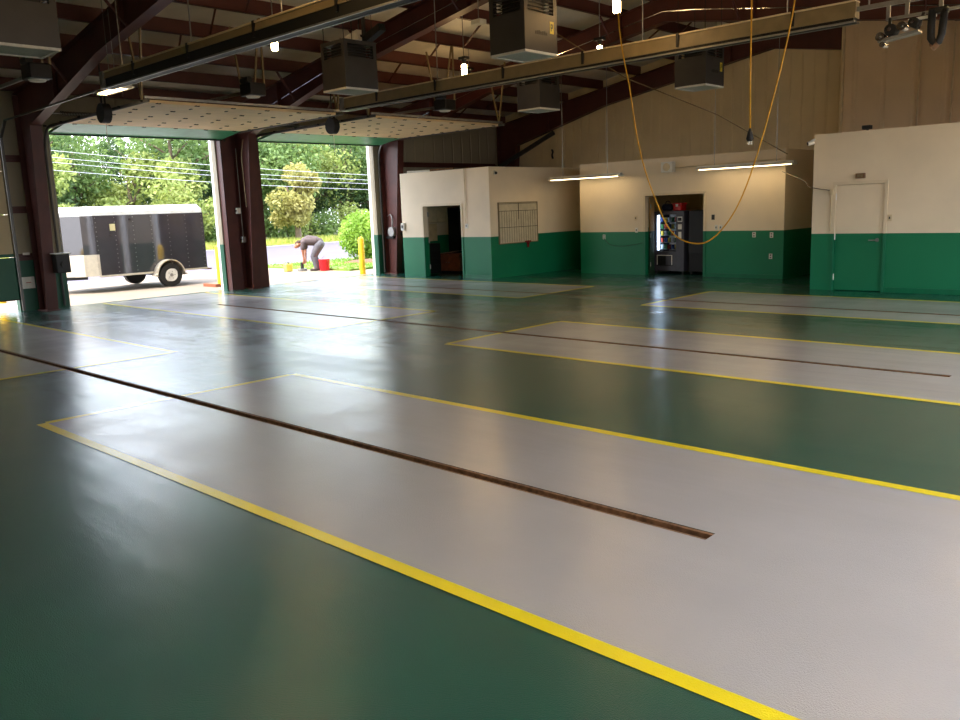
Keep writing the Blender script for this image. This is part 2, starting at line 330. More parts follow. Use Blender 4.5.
# purlins: Z sections over the rafters
xp = [XW+.25+i*1.28 for i in range(7)] + [RX-.35, RX+.35] + [RX+1.6+i*1.35 for i in range(7)]
for i, x in enumerate(xp):
    z = rt(x); p = MB(); y1 = YN-.02 if x < -7.6 else 19.98
    p.box(x-.006, x+.006, YS+.02, y1, z, z+.26); p.box(x, x+.08, YS+.02, y1, z, z+.012); p.box(x-.08, x, YS+.02, y1, z+.248, z+.26); p.box(x+.072, x+.08, YS+.02, y1, z, z+.03)
    struct(p.build('roof_purlin', M_RED)); o = C.objects[-1]; tag(o, 'oxide red roof purlin number %d up from the garage door wall' % (i+1) if i < 7 else 'oxide red roof purlin near or past the ridge', 'steel beam', 'roof purlins', 'structure')
for k, yb in enumerate((4.2, 8.2, 13.6, 18.4)):                  # bridging angles
    b_ = MB()
    for a, b in zip(xp, xp[1:]):
        b_.bar((a, yb+.25, rt(a)+.01), (b, yb-.25, rt(b)+.23), .03, .03)
    tag(b_.build('purlin_bridging', M_RED), 'zigzag red bracing angle across the purlins in bay %s' % ('one two three four'.split()[k]), 'bracing', 'purlin bracing', 'structure')
for k, (x, y) in enumerate([(x, y) for y in (6.38, 11.2, 15.88) for x in (xp[2], xp[4], xp[6], xp[9])]):
    for s_ in (-1, 1):
        tag(MB().bar((x, y+s_*.05, rt(x)-dep(x)+.02), (x, y+s_*.5, rt(x)+.02), .035, .035).build('flange_brace', M_RED), 'short diagonal red angle from rafter flange to purlin', 'bracing', 'flange braces', 'structure')
# girts on the west wall
for k, (a, b) in enumerate(((YS+.1, D0[0]-.15), (D0[1]+.04, D1[0]-.12), (D2[1]+.15, 20.7))):
    for z in (1.12, 2.08, 3.1):
        if b > 20 and z < 2.9: b2 = 15.4
        else: b2 = b
        if b2 <= a: continue
        yy = [(a, min(b2, 6.38)), ] if k == 1 else [(a, b2)]
        for (p, q) in yy:
            struct(MB().box(XW+.005, XW+.09, p, q, z, z+.012).box(XW+.005, XW+.015, p, q, z-.07, z+.07).box(XW+.08, XW+.09, p, q, z-.03, z+.012).build('wall_girt', M_RED)); tag(C.objects[-1], 'dark red horizontal girt on the garage door wall', 'steel beam', 'wall girts', 'structure')

# ------------------------------------------------------------------ inner rooms
TH = .12
def room_front(nm, X0, X1, Y, H, door):
    b = MB()
    b.box(X0, door[0], Y, Y+TH, 0, H); b.box(door[1], X1, Y, Y+TH, 0, H); b.box(door[0], door[1], Y, Y+TH, door[2], H)
    return struct(b.build(nm, W_OFF), None)
room_front('wall_office_front', -17.5, -14.21, 15.42, 2.76, (-16.63, -15.22, 1.86))
struct(MB().box(-14.21-TH, -14.21, 15.42+TH, YN, 0, 2.76).build('wall_office_side', W_OFF))
struct(MB().box(-17.5+TH, -14.21-TH, 15.42+TH, YN, 2.66, 2.76).build('ceiling_office', M_CREAM))
struct(MB().box(-17.5, -17.5+TH, 15.42+TH, YN, 0, 2.76).build('wall_office_left', W_OFF))
room_front('wall_break_room_front', -13.10, -7.70, 17.65, 2.76, (-11.15, -9.60, 1.90))
struct(MB().box(-7.70-TH, -7.70, 17.65+TH, YN, 0, 2.76).build('wall_break_room_right', W_OFF))
struct(MB().box(-13.10, -13.10+TH, 17.65+TH, YN, 0, 2.76).build('wall_break_room_left', W_OFF))
struct(MB().box(-13.10+TH, -7.70-TH, 17.65+TH, YN, 2.66, 2.75).build('ceiling_break_room', M_CREAM))
room_front('wall_store_front', -6.38, XE, 15.85, 2.86, (-5.95, -5.10, 1.93))
struct(MB().box(-6.38, -6.38+TH, 15.85+TH, 20.0, 0, 2.86).build('wall_store_side', W_OFF))
struct(MB().box(-6.38+TH, XE, 15.85+TH, 20.0, 2.75, 2.85).build('ceiling_store', M_CREAM))
def casing(nm, x0, x1, z, y):
    w_ = .055; b = MB()
    b.box(x0-w_, x0, y-.018, y, 0, z+w_).box(x1, x1+w_, y-.018, y, 0, z+w_).box(x0, x1, y-.018, y, z, z+w_)
    struct(b.build(nm, two_tone(nm+'_paint', (222, 206, 178), (14, 110, 76))), 'painted casing around a doorway', 'trim')
casing('trim_7', -16.63, -15.22, 1.86, 15.42); casing('trim_8', -11.15, -9.60, 1.90, 17.65); casing('trim_9', -5.95, -5.10, 1.93, 15.85)
# baseboards: thin green cove strips
for nm, x0, x1, y in (('baseboard_office', -15.16, -14.21, 15.42), ('baseboard_break_room', -9.54, -7.70, 17.65), ('baseboard_store', -5.04, XE, 15.85)):
    struct(MB().box(x0, x1, y-.012, y, 0, .09).build(nm, mat('green_base', (8, 104, 70), .4)))

# right hand door (closed)
t = thing('door', 'closed flush door painted cream above and green below, right side of the photo', 'door', (-5.95, 15.87, 0))
MB().box(-5.945, -5.105, 15.865, 15.905, .01, 1.925).build('door_leaf', W_OFF, t, .004)
h = MB(); h.cyl((-5.20, 15.865, .93), (-5.20, 15.80, .93), .012); h.bar((-5.20, 15.80, .93), (-5.33, 15.80, .93), .016, .02); h.cyl((-5.20, 15.865, .93), (-5.20, 15.855, .93), .035)
h.build('door_handle', M_STEEL, t, smooth='auto', label='silver lever handle')
for z in (.25, 1.0, 1.72): MB().cyl((-5.95, 15.85, z-.06), (-5.95, 15.85, z+.06), .014).build('hinge', M_WHITE, t, label='pale painted hinge')
# office door leaf, opened inwards
t = thing('door', 'office door leaf swung open inside the left doorway', 'door', (-16.60, 15.60, 0))
MB().box(-17.34, -16.64, 15.56, 15.60, .01, 1.84).build('door_leaf', W_OFF, t, .004)
for z in (.25, .95, 1.65): MB().cyl((-16.595, 15.555, z-.06), (-16.595, 15.555, z+.06), .014).build('hinge', M_STEEL, t, label='steel hinge')
t = thing('door', 'break room door leaf swung open beside the vending machine', 'door', (-11.12, 17.82, 0))
MB().box(-11.155, -11.115, 17.80, 18.0, .01, 1.88).build('door_leaf', two_tone('brown_door', (150, 118, 70), (30, 60, 40)), t, .003)
for z in (.25, .95, 1.65): MB().cyl((-11.10, 17.80, z-.05), (-11.10, 17.80, z+.05), .013).build('hinge', M_STEEL, t)

# ------------------------------------------------------------------ overhead doors
def hinge(mb, x, y, z, dx=1):
    mb.box(x-.03, x+.03, y-.035, y-.015, z-.012, z); mb.box(x-.03, x+.03, y+.015, y+.035, z-.012, z); mb.cyl((x, y-.04, z-.01), (x, y+.04, z-.01), .006, n=6)
def open_door(y0, y1, label):
    t = thing('overhead_door', label, 'garage door', (-18.5, (y0+y1)/2, 3.7), 'rolled up garage doors')
    L = .9; x = -18.55
    for k in range(5):
        mt = M_DGR if k == 0 else M_DG
        zk = 3.60 if k == 0 else 3.72
        s_ = MB().prism([(x+.006, zk), (x+L-.006, 3.72), (x+L-.006, 3.77), (x+.006, zk+.05)], y0-.08, y1+.08, 'Y').build('door_section', mt, t, .004, label='green bottom section' if k == 0 else None)
        hb = MB(); n = 6
        for j in range(n):
            yy = y0+.1+(y1-y0-.2)*j/(n-1)
            hinge(hb, x+L, yy, 3.72)
            if k: hb.box(x+L*.5-.04, x+L*.5+.04, yy+.1, yy+.13, 3.708, 3.72)
        hb.build('hinges', M_DARK, s_)
        x += L
    MB().box(-18.56, -18.53, y0-.08, y1+.08, 3.575, 3.61).build('weather_seal', M_BLACK, t)
    for yy, s_ in ((y0-.13, 1), (y1+.13, -1)):
        pts = [(-18.70, yy, .05), (-18.70, yy, 3.2)] + [(-18.70+.42*(1-math.cos(a)), yy, 3.2+.52*math.sin(a)) for a in [PI/2*i/6 for i in range(1, 7)]] + [(-13.9, yy, 3.74)]
        tr = MB()
        for a, b in zip(pts, pts[1:]): tr.bar(a, b, .05, .012, up=(0, 1, 0)); 
        for a, b in zip(pts, pts[1:]):
            tr.bar(Vector(a)+Vector((0, -s_*.022, 0)), Vector(b)+Vector((0, -s_*.022, 0)), .006, .055, up=(1, 0, .01))
        tr.build('door_track', mat('dull_track_steel', (84, 82, 78), .45, .6), t)
        rl = MB()
        for k in range(6): rl.cyl((-18.5+k*.88, yy-s_*.06, 3.745), (-18.5+k*.88, yy, 3.745), .018, n=8)
        rl.build('roller', M_BLACK, t)
    sh = MB().cyl((-18.55, y0-.2, 4.02), (-18.55, y1+.2, 4.02), .016); sh.build('torsion_shaft', M_STEEL, t, smooth='auto')
    for yy in (y0+.7, y1-.7):
        sp = MB().tube([(-18.55+.045*math.cos(a*.9), yy-.5+a*.0045, 4.02+.045*math.sin(a*.9)) for a in range(0, 220)], .006, 5); sp.build('torsion_spring', M_DARK, t, smooth=True)
    for yy in (y0-.16, y1+.16):                         # hanger angles to the roof
        for sx in (-.30, .25):
            tag_ = MB().bar((-14.1, yy, 3.77), (-14.1+sx, yy, rt(-14.1+sx)+.02), .03, .03).build('track_hanger', M_TAN, t)
    MB().bar((-14.0, y0-.16, 3.80), (-14.0, y1+.16, 3.80), .04, .04).build('cross_tie', M_STEEL, t)
    return t
open_door(*D1, 'cream garage door rolled up under the roof above the trailer doorway')
open_door(*D2, 'cream garage door rolled up above the doorway where the person bends')
# the nearly closed door at the far left
t = thing('overhead_door', 'nearly closed garage door at the far left edge, raised a little off the floor', 'garage door', (-18.72, 4, .25))
for k in range(4):
    z = .27+k*.86; MB().box(-18.745, -18.70, D0[0]-.05, D0[1]-.02, z+.004, z+.852).build('door_section', two_tone('closed_door_paint_%d' % k, (200, 182, 146), (8, 88, 62), z0=1.2), t, .004)
MB().box(-18.745, -18.70, D0[0]-.05, D0[1]-.02, .25, .272).build('weather_seal', M_BLACK, t)
for yy in (D0[0]-.1, D0[1]+.03):
    MB().bar((-18.66, yy, .03), (-18.66, yy, 3.5), .05, .035).bar((-18.66, yy, 3.5), (-18.3, yy, 3.8), .05, .03).bar((-18.3, yy, 3.8), (-14.0, yy, 3.84), .03, .03).build('door_track', mat('dull_track_steel', (84, 82, 78), .45, .6), t)

# garage door operators (trolley type) with hanging chain wheel
def operator(x, y, label):
    t = thing('door_operator', label, 'door opener', (x, y, 3.95), 'garage door openers')
    MB().box(x-.02, x+.35, y-.16, y+.16, 3.90, 4.12).build('motor_housing', M_DARK, t, .02)
    MB().cyl((x+.05, y-.13, 4.17), (x+.3, y-.13, 4.17), .055).build('motor', M_DARK, t, smooth='auto')
    MB().cyl((x+.16, y, 3.90), (x+.16, y, 3.875), .13, .11, 16).build('lamp_cover', M_WHITE, t, smooth='auto', label='white dish underneath')
    MB().box(x-4.3, x-.02, y-.02, y+.02, 3.97, 4.02).build('trolley_rail', M_STEEL, t)
    MB().bar((x+.02, y-.14, 4.1), (x-.2, y-.14, rt(x-.2)+.01), .03, .03).bar((x+.33, y+.14, 4.1), (x+.33, y+.14, rt(x+.33)+.01), .03, .03).bar((x+.02, y+.14, 4.1), (x+.3, y+.14, rt(x+.3)+.01), .03, .03).build('hanger', M_TAN, t)
operator(-13.85, 8.65, 'black door opener with white dish above the trailer doorway')
operator(-13.70, 13.35, 'black door opener hanging beyond the middle exhaust rail')
operator(-13.9, 5.0, 'black door opener at the upper left of the photo')

def hanging_reel(x, y, z, label):
    t = thing('balancer_reel', label, 'reel', (x, y, z), 'black round reels hanging at the doors')
    MB().cyl((x, y-.07, z), (x, y+.07, z), .17, n=20).build('drum', M_BLACK, t, .015, smooth='auto')
    MB().bar((x-.07, y, z+.1), (x-.07, y, z+.34), .02, .04).bar((x+.07, y, z+.1), (x+.07, y, z+.34), .02, .04).bar((x-.12, y, z+.34), (x+.12, y, z+.34), .05, .03).build('bracket', M_DARK, t)
    MB().cyl((x, y, z+.34), (x, y, rt(x)+.27), .015).build('hanger_rod', M_DARK, t)
    MB().tube([(x+.02, y, z-.15), (x+.02, y, z-.55)], .006).build('pull_cord', M_WHITE, t)
hanging_reel(-15.3, 6.62, 3.66, 'black round reel hanging in front of the trailer doorway')
hanging_reel(-15.1, 11.45, 3.63, 'black round reel hanging between the two open doorways')

# ------------------------------------------------------------------ exhaust rails
def rail(y, xa, xb, z, zd, label):
    t = thing('exhaust_rail', label, 'overhead rail', (xa, y, z), 'exhaust rails under the roof')
    p = [(y-.055, z+.10), (y+.055, z+.10), (y+.075, zd), (y-.075, zd)]
    MB().prism(p, xa, xb, 'X').build('duct', M_TAN, t)
    MB().box(xa, xb, y-.075, y+.075, z+.10, z+.118).build('top_lip', M_CREAM, t)
    MB().box(xa+.02, xb-.02, y-.06, y+.06, z-.13, zd).build('rubber_seal', M_BLACK, t)
    MB().box(xa, xb, y-.08, y-.06, z-.135, z-.115).box(xa, xb, y+.06, y+.08, z-.135, z-.115).build('edge_track', M_STEEL, t)
    x = xa+.5; 
    while x < xb:
        MB().cyl((x, y, z+.118), (x, y, rt(x)+.01), .009, n=6).build('hanger_rod', M_STEEL, t); x += 2.1
    for x in [xa+1+i*1.6 for i in range(int((xb-xa-1.2)/1.6)+1)]:
        MB().box(x-.02, x+.02, y-.085, y+.085, z-.06, z+.125).build('clamp', M_DARK, t)
    MB().box(xa-.12, xa, y-.09, y+.09, z-.13, z+.12).build('end_cap', M_STEEL, t)
    return t
rail(5.84, -13.2, -1.5, 3.90, 3.91, 'long tan exhaust rail crossing the upper left')
rail(10.70, -13.6, -3.85, 3.88, 3.80, 'long tan exhaust rail crossing the top middle')
# ladder track at the top right
t = thing('ladder_track', 'silver ladder shaped track at the top right corner', 'overhead rail', (-3.8, 10.7, 4.0))
MB().box(-3.83, 0.9, 10.62, 10.66, 3.86, 3.91).build('top_bar', M_STEEL, t); MB().box(-3.5, .9, 10.62, 10.66, 3.70, 3.73).build('bottom_bar', M_STEEL, t)
b_ = MB()
for x in (-3.5, -3.3, -2.95, -2.45, -1.95, -1.4, -.8): MB().box(x, x+.04, 10.625, 10.655, 3.73, 3.86).build('rung', M_STEEL, t)
for x in (-3.7, -2.2): MB().cyl((x, 10.64, 3.91), (x, 10.64, rt(x)+.02), .012, n=6).build('hanger_rod', M_STEEL, t)
# chrome trolley and black hose
t = thing('hose_trolley', 'shiny chrome hose trolley hanging at the top right', 'trolley', (-3.35, 10.6, 3.6))
MB().bar((-3.55, 10.6, 3.47), (-3.12, 10.6, 3.52), .14, .03).build('deck_plate', M_STEEL, t)
for k, (x, zz, r_) in enumerate(((-3.53, 3.52, .05), (-3.42, 3.58, .065), (-3.30, 3.60, .05), (-3.18, 3.62, .055), (-3.5, 3.43, .03))):
    MB().cyl((x, 10.53, zz), (x, 10.67, zz), r_, n=16).build('pulley', M_CHROME if k % 2 == 0 else M_DARK, t, smooth='auto')
    MB().cyl((x, 10.50, zz), (x, 10.70, zz), r_*.35, n=8).build('axle', M_CHROME, t)
MB().bar((-3.15, 10.6, 3.52), (-3.1, 10.62, 3.72), .03, .03).build('bracket', M_DARK, t); MB().bar((-3.45, 10.6, 3.48), (-3.45, 10.62, 3.72), .03, .03).build('bracket', M_DARK, t)
MB().cyl((-3.25, 10.6, 3.655), (-2.96, 10.6, 3.665), .018).build('cross_tube', M_WHITE, t)
t = thing('exhaust_hose', 'black hose bundle hanging from the ladder track at the top right', 'hose', (-2.95, 10.6, 3.7))
MB().tube([(-3.0, 10.58, 3.72), (-3.0, 10.57, 3.55), (-2.99, 10.55, 3.42), (-2.95, 10.54, 3.35), (-2.91, 10.55, 3.37), (-2.89, 10.57, 3.45), (-2.88, 10.6, 3.72)], .04, 12).build('hose', M_BLACK, t, smooth=True)
MB().cyl((-2.98, 10.55, 3.32), (-2.92, 10.55, 3.36), .045).build('hose_end', M_RUST, t, smooth='auto')
MB().box(-3.03, -2.85, 10.56, 10.66, 3.68, 3.74).build('clamp', M_DARK, t)

# ------------------------------------------------------------------ air cleaners
AX, AY, AZ = .60, .66, .76
def air_cleaner():
    x, y, z = -7.47, 8.88, 3.70
    t = thing('air_cleaner', '', 'air cleaner', (x, y, z), 'grey air cleaners hanging under the roof')
    hx, hy = AX/2, AY/2; a = .045
    b = MB(); b.box(-hx+x, hx+x, -hy+y, hy+y, z+.03, z+.50)                     # lower body
    for sx in (-1, 1):
        for sy in (-1, 1):
            b.box(x+sx*hx-(.07 if sx > 0 else 0), x+sx*hx+(0 if sx > 0 else .07), y+sy*hy-(.07 if sy > 0 else 0), y+sy*hy+(0 if sy > 0 else .07), z+.50, z+.70)
    b.box(-hx+x, hx+x, -hy+y, hy+y, z+.70, z+AZ)
    b.build('housing', M_GRY, t)
    MB().box(x-hx+.12, x+hx-.12, y-hy+.12, y+hy-.12, z+.50, z+.70).build('fan_core', M_BLACK, t)
    for sx, sy in ((0, -1), (1, 0), (0, 1), (-1, 0)):
        l = MB()
        for k in range(4):
            zz = z+.53+k*.045
            if sy: l.box(x-hx+.07, x+hx-.07, y+sy*(hy-.012)-.02, y+sy*(hy-.012)+.008, zz, zz+.008)
            else: l.box(x+sx*(hx-.012)-.02, x+sx*(hx-.012)+.008, y-hy+.07, y+hy-.07, zz, zz+.008)
        l.build('louver', M_DARK, t)
    b = MB(); b.box(x-hx, x+hx, y-hy, y-hy+a, z, z+.03).box(x-hx, x+hx, y+hy-a, y+hy, z, z+.03).box(x-hx, x-hx+a, y-hy+a, y+hy-a, z, z+.03).box(x+hx-a, x+hx, y-hy+a, y+hy-a, z, z+.03)
    b.build('filter_frame', M_FILT, t, label='pale frame round the intake underneath')
    MB().box(x-hx+a, x+hx-a, y-hy+a, y+hy-a, z+.01, z+.025).build('filter_pad', mat('grey_filter_mat', (170, 176, 168), .9, 0, .15, 60), t)
    MB().box(x+hx, x+hx+.003, y+hy-.15, y+hy-.07, z+.27, z+.42).build('warning_sticker', mat('dull_yellow_sticker', (196, 176, 44), .5), t, label='yellow sticker')
    g = MB(); q = y+hy-.15; g.box(x+hx+.003, x+hx+.005, q+.018, q+.030, z+.30, z+.39).box(x+hx+.003, x+hx+.005, q+.030, q+.056, z+.375, z+.39).box(x+hx+.003, x+hx+.005, q+.030, q+.056, z+.335, z+.35).box(x+hx+.003, x+hx+.005, q+.048, q+.060, z+.345, z+.38)
    g.build('sticker_print', M_DARK, t)
    g = MB(); 
    for k in range(7): g.box(x+hx, x+hx+.003, y-.12+k*.036, y-.12+k*.036+.026, z+.235, z+.275+.006*(k % 3))
    g.build('maker_plate', M_BLACK, t, label='dark illegible maker mark')
    for sx in (-1, 1):
        for sy in (-1, 1):
            MB().cyl((x+sx*(hx-.04), y+sy*(hy-.04), z+AZ), (x+sx*(hx-.04), y+sy*(hy-.04), z+AZ+1.34), .006, n=6).build('hanger_rod', M_DARK, t)
    return t
ac = air_cleaner(); ac['label'] = 'grey box air cleaner with yellow sticker, at the top middle'
def plain(r):
    for c in list(r.children):
        if c.name.split('.')[0] in ('warning_sticker', 'sticker_print', 'maker_plate'): bpy.data.objects.remove(c)
plain(dup(ac, (-11.22, 8.93, 3.70), 'grey box air cleaner hanging in front of the left open garage doors'))
plain(dup(ac, (-11.40, 13.98, 3.70), 'small looking grey air cleaner hanging below the middle exhaust rail'))
dup(ac, (-7.70, 13.95, 3.70), 'grey air cleaner hanging right of centre before the far gable wall')
plain(dup(ac, (-10.60, 3.72, 3.70), 'grey air cleaner cut by the top left corner of the photo'))

# ------------------------------------------------------------------ lamps
def bulb(x, y, z, label):
    t = thing('hanging_lamp', label, 'lamp', (x, y, z), 'bare bulbs under the roof')
    MB().tube([(x, y, z-.15), (x, y, z-.14), (x, y, z+.12), (x, y, z+.13)], [.03, .05, .05, .04], 12).build('bulb', M_LAMP, t, smooth=True)
    MB().cyl((x, y, z+.13), (x, y, z+.22), .03, .045).build('socket', M_DARK, t, smooth='auto')
    MB().box(x-.09, x+.09, y-.06, y+.06, z+.22, z+.27).build('junction_box', M_DARK, t)
    MB().cyl((x, y, z+.27), (x, y, rt(x)+.27), .008, n=6).build('stem', M_STEEL, t)
bulb(-10.98, 7.37, 4.3, 'bright bare bulb left of centre above the trailer side of the shop')
bulb(-6.57, 9.72, 4.36, 'bright bare bulb top centre beside the looping yellow cord')
bulb(-11.55, 11.95, 4.33, 'small bright bulb hanging just behind the middle exhaust rail')
bulb(-7.6, 4.6, 4.5, 'bare bulb over the front lane, above the top edge')
bulb(-3.0, 3.6, 4.1, 'bare bulb almost over the viewer in the front lane')
bulb(-2.6, 8.4, 4.1, 'bare bulb over the middle lane at the right')
bulb(-2.6, 13.2, 4.1, 'bare bulb over the far lane at the right')

def strip_light(x0, x1, y, z, label, group='fluorescent strip lights before the break room', glow=None):
    t = thing('fluorescent_light', label, 'light fixture', (x0, y, z), group)
    MB().box(x0, x1, y-.05, y+.05, z, z+.05).build('channel', M_WHITE, t, .004)
    MB().prism([(y-.13, z-.02), (y-.05, z+.03), (y+.05, z+.03), (y+.13, z-.02), (y+.128, z-.026), (y+.045, z+.02), (y-.045, z+.02), (y-.128, z-.026)], x0, x1, 'X').build('reflector', M_WHITE, t)
    for yy in (y-.045, y+.045): MB().cyl((x0+.06, yy, z-.02), (x1-.06, yy, z-.02), .016, n=10).build('tube', glow or M_TUBE, t, smooth='auto')
    MB().box(x0, x0+.05, y-.08, y+.08, z-.04, z+.02).box(x1-.05, x1, y-.08, y+.08, z-.04, z+.02).build('lamp_holder', M_WHITE, t)
    for xx in (x0+.4, x1-.4): MB().cyl((xx, y, z+.05), (xx, y, rt(xx)+.27), .006, n=6).build('hanger_rod', M_STEEL, t)
strip_light(-13.65, -11.50, 17.15, 2.42, 'fluorescent strip light left of the looping yellow cord')
strip_light(-9.48, -7.28, 17.15, 2.44, 'fluorescent strip light right, above the vending doorway corner')
strip_light(-14.6, -13.6, 6.3, 3.9, 'short white strip light high at the upper left beside the column')
M_FILL = mat('fill_tube_glow', (255, 244, 226), .5, emit=(255, 238, 214), estr=40)  # unseen fixtures added above and behind the camera to brighten the foreground
for x_, y_, l_ in ((-4.4, -1.2, 'added fill strip light under the roof behind the viewer, far left'), (-2.2, .8, 'added fill strip light under the roof straight above the viewer'), (-1.6, 3.6, 'added fill strip light under the roof above the front lane, near end'), (-1.5, 7.0, 'added fill strip light under the roof above the gap before the middle lane, near end'), (-1.3, 10.4, 'added fill strip light under the roof above the middle lane, near end'), (-.9, 13.8, 'added fill strip light under the roof above the far lane, near end')):
    strip_light(x_, x_+2.1, y_, 4.02, l_, 'added fill lights over the near end of the shop', M_FILL)
bulb(-13.46, 14.08, 4.58, 'bare bulb hidden behind the middle exhaust rail near its left end')
bulb(-9.3, 13.2, 4.46, 'bare bulb hidden behind the middle exhaust rail near its right half')
# ------------------------------------------------------------------ cords
def cat(pts, n=12):
    out = []
    P_ = [Vector(p) for p in pts]; P_ = [P_[0]*2-P_[1]] + P_ + [P_[-1]*2-P_[-2]]
    for i in range(1, len(P_)-2):
        for k in range(n):
            u = k/n; a, b, c, d = P_[i-1:i+3]
            out.append(.5*((2*b)+(c-a)*u+(2*a-5*b+4*c-d)*u*u+(3*b-a-3*c+d)*u**3))
    out.append(P_[-2]); return out
Y9 = 9.68
tag(MB().tube(cat([(-6.50, Y9, rt(-6.5)+.1), (-6.52, Y9, 4.15), (-6.35, Y9, 3.21), (-6.2, Y9, 2.43), (-5.98, Y9, 1.82), (-5.7, Y9, 1.34), (-5.31, Y9, 1.21), (-5.0, Y9, 1.40), (-4.72, Y9, 1.86), (-4.43, Y9, 2.75), (-4.17, Y9, 3.91), (-4.1, Y9, rt(-4.1)+.1)]), .009, 8).build('air_hose', M_CORD, smooth=True), 'yellow air hose hanging in one big loop before the vending doorway', 'hose')
t = thing('pendant_cord', 'straight yellow cord with a black plug hanging right of centre', 'cord', (-4.68, Y9, 2.43))
MB().tube([(-4.68, Y9, rt(-4.68)+.1), (-4.68, Y9, 3.3), (-4.67, Y9, 2.55)], .010, 8).build('cord', M_CORD, t, smooth=True)
MB().tube([(-4.67, Y9, 2.57), (-4.67, Y9, 2.52), (-4.67, Y9, 2.45), (-4.67, Y9, 2.42)], [.012, .03, .045, .03], 10).build('plug', M_BLACK, t, smooth=True)
MB().cyl((-4.68, Y9, 2.42), (-4.68, Y9, 2.38), .014).cyl((-4.65, Y9, 2.42), (-4.65, Y9, 2.38), .01).build('socket_tip', M_WHITE, t)
tag(MB().tube([(-9.9, 12.5, 4.9), (-8.9, 13.4, 4.0), (-8.0, 15.2, 3.35), (-7.3, 16.8, 2.6)], .010, 6).build('cord', mat('tan_cord', (120, 96, 60), .6), smooth=True), 'thin tan cord slanting from the roof to the break room light', 'cord')
tag(MB().tube([(-3.75, 15.6, 2.9), (-3.75, 15.6, rt(-3.75))], .012).build('pull_rope', M_TAN, smooth=True), 'thin tan rope hanging down above the right hand room', 'rope')
t = C.objects[-1]
tag(MB().ball((-3.42, 15.6, 2.80), .05, sc=(1, 1, 1.3)).cyl((-3.42, 15.6, 2.85), (-3.42, 15.6, rt(-3.42)), .006, n=6).build('hanging_switch', M_BLACK, smooth='auto'), 'small black knob on a thin cord in front of the right hand room', 'switch')
for k, (x, lab) in enumerate(((-5.85, 'grey conduit up the upper right wall, first from the wall corner'), (-5.2, 'grey conduit up the upper right wall near the photo edge'))):
    tag(MB().cyl((x, 19.96, 2.95), (x, 19.96, rt(x)-.05), .02, n=8).build('conduit', M_CREAM, smooth='auto'), lab, 'conduit')
for y, lab, yo in ((11.2, 'thin silver conduit along the rafter between the open doors', -.03), (15.88, 'thin silver conduit along the rafter beyond the open doors', -.03)):
    tag(MB().tube([(x, y+yo, rt(x)-dep(x)*.55) for x in [-17.6+i*.8 for i in range(20)]], .010, 6).build('conduit', M_CHROME, smooth='auto'), lab, 'conduit')

# ------------------------------------------------------------------ things on the walls
YB = 17.65
def plate(x, z, y, label, cat='outlet', w_=.075, h_=.115, kind='outlet', m=None, grp='outlets and switches on the walls'):
    t = thing('wall_'+kind, label, cat, (x, y, z), grp)
    MB().box(x-w_/2, x+w_/2, y-.012, y, z-h_/2, z+h_/2).build('cover_plate', m or M_WHITE, t, .002)
    b = MB()
    if kind == 'switch': b.box(x-.01, x+.01, y-.022, y-.012, z-.02, z+.02)
    else: b.box(x-.016, x+.016, y-.015, y-.012, z+.012, z+.04).box(x-.016, x+.016, y-.015, y-.012, z-.04, z-.012)
    b.build('toggle' if kind == 'switch' else 'socket', M_GRY, t)
plate(-12.36, .93, YB, 'white outlet on green paint at the left end of the break room wall')
plate(-11.42, 1.38, YB, 'cream switch on cream paint just left of the vending doorway', 'switch', kind='switch', m=M_CREAM)
plate(-11.40, 1.09, YB, 'white switch on the paint line just left of the vending doorway', 'switch', kind='switch')
plate(-9.36, 1.36, YB, 'dark switch plate right of the vending doorway', 'switch', kind='switch', m=M_GRY)
plate(-9.28, 1.13, YB, 'white switch on the paint line right of the vending doorway, left of two', 'switch', .07, kind='switch')
plate(-9.17, 1.13, YB, 'white switch on the paint line right of the vending doorway, right of two', 'switch', .07, kind='switch')
plate(-8.37, .96, YB, 'white outlet on green paint, third from the right corner of the break room wall')
plate(-7.97, .95, YB, 'white outlet on green paint near the break room corner, upper one')
plate(-7.98, .49, YB, 'white outlet on green paint near the break room corner, lower one')
plate(-5.0, 1.32, 15.85, 'white switch plate to the right of the right hand closed door', 'switch', kind='switch', m=M_CREAM)
plate(-15.03, 1.33, 15.42, 'white switch box at the end of the conduit right of the office doorway', 'switch', .1, .12, 'switch')
tag(MB().cyl((-15.03, 15.395, 1.39), (-15.03, 15.395, 2.76), .011, n=8).build('conduit', M_CREAM, smooth='auto'), 'cream conduit down the office wall to the switch box', 'conduit')
tag(MB().tube(cat([(-12.36, 17.62, .90), (-12.15, 17.60, .74), (-11.8, 17.60, .70), (-11.45, 17.60, .74), (-11.22, 17.63, .78)]), .007, 6).build('extension_cord', mat('green_cord', (16, 70, 48), .5), smooth=True), 'dark green cord sagging along the wall left of the vending doorway', 'cord')
# loudspeaker
t = thing('loudspeaker', 'square cream loudspeaker high on the break room wall', 'speaker', (-10.5, YB, 2.44))
MB().box(-10.63, -10.33, YB-.16, YB, 2.42, 2.66).build('cabinet', M_WHITE, t, .01)
MB().cyl((-10.48, YB-.16, 2.54), (-10.48, YB-.175, 2.54), .09, n=20).build('grille', M_CREAM, t, smooth='auto')
tag(MB().cyl((-10.33, YB-.03, 2.52), (-7.8, YB-.03, 2.55), .012, n=8).build('conduit', M_CREAM, smooth='auto'), 'thin cream conduit running right from the loudspeaker', 'conduit')
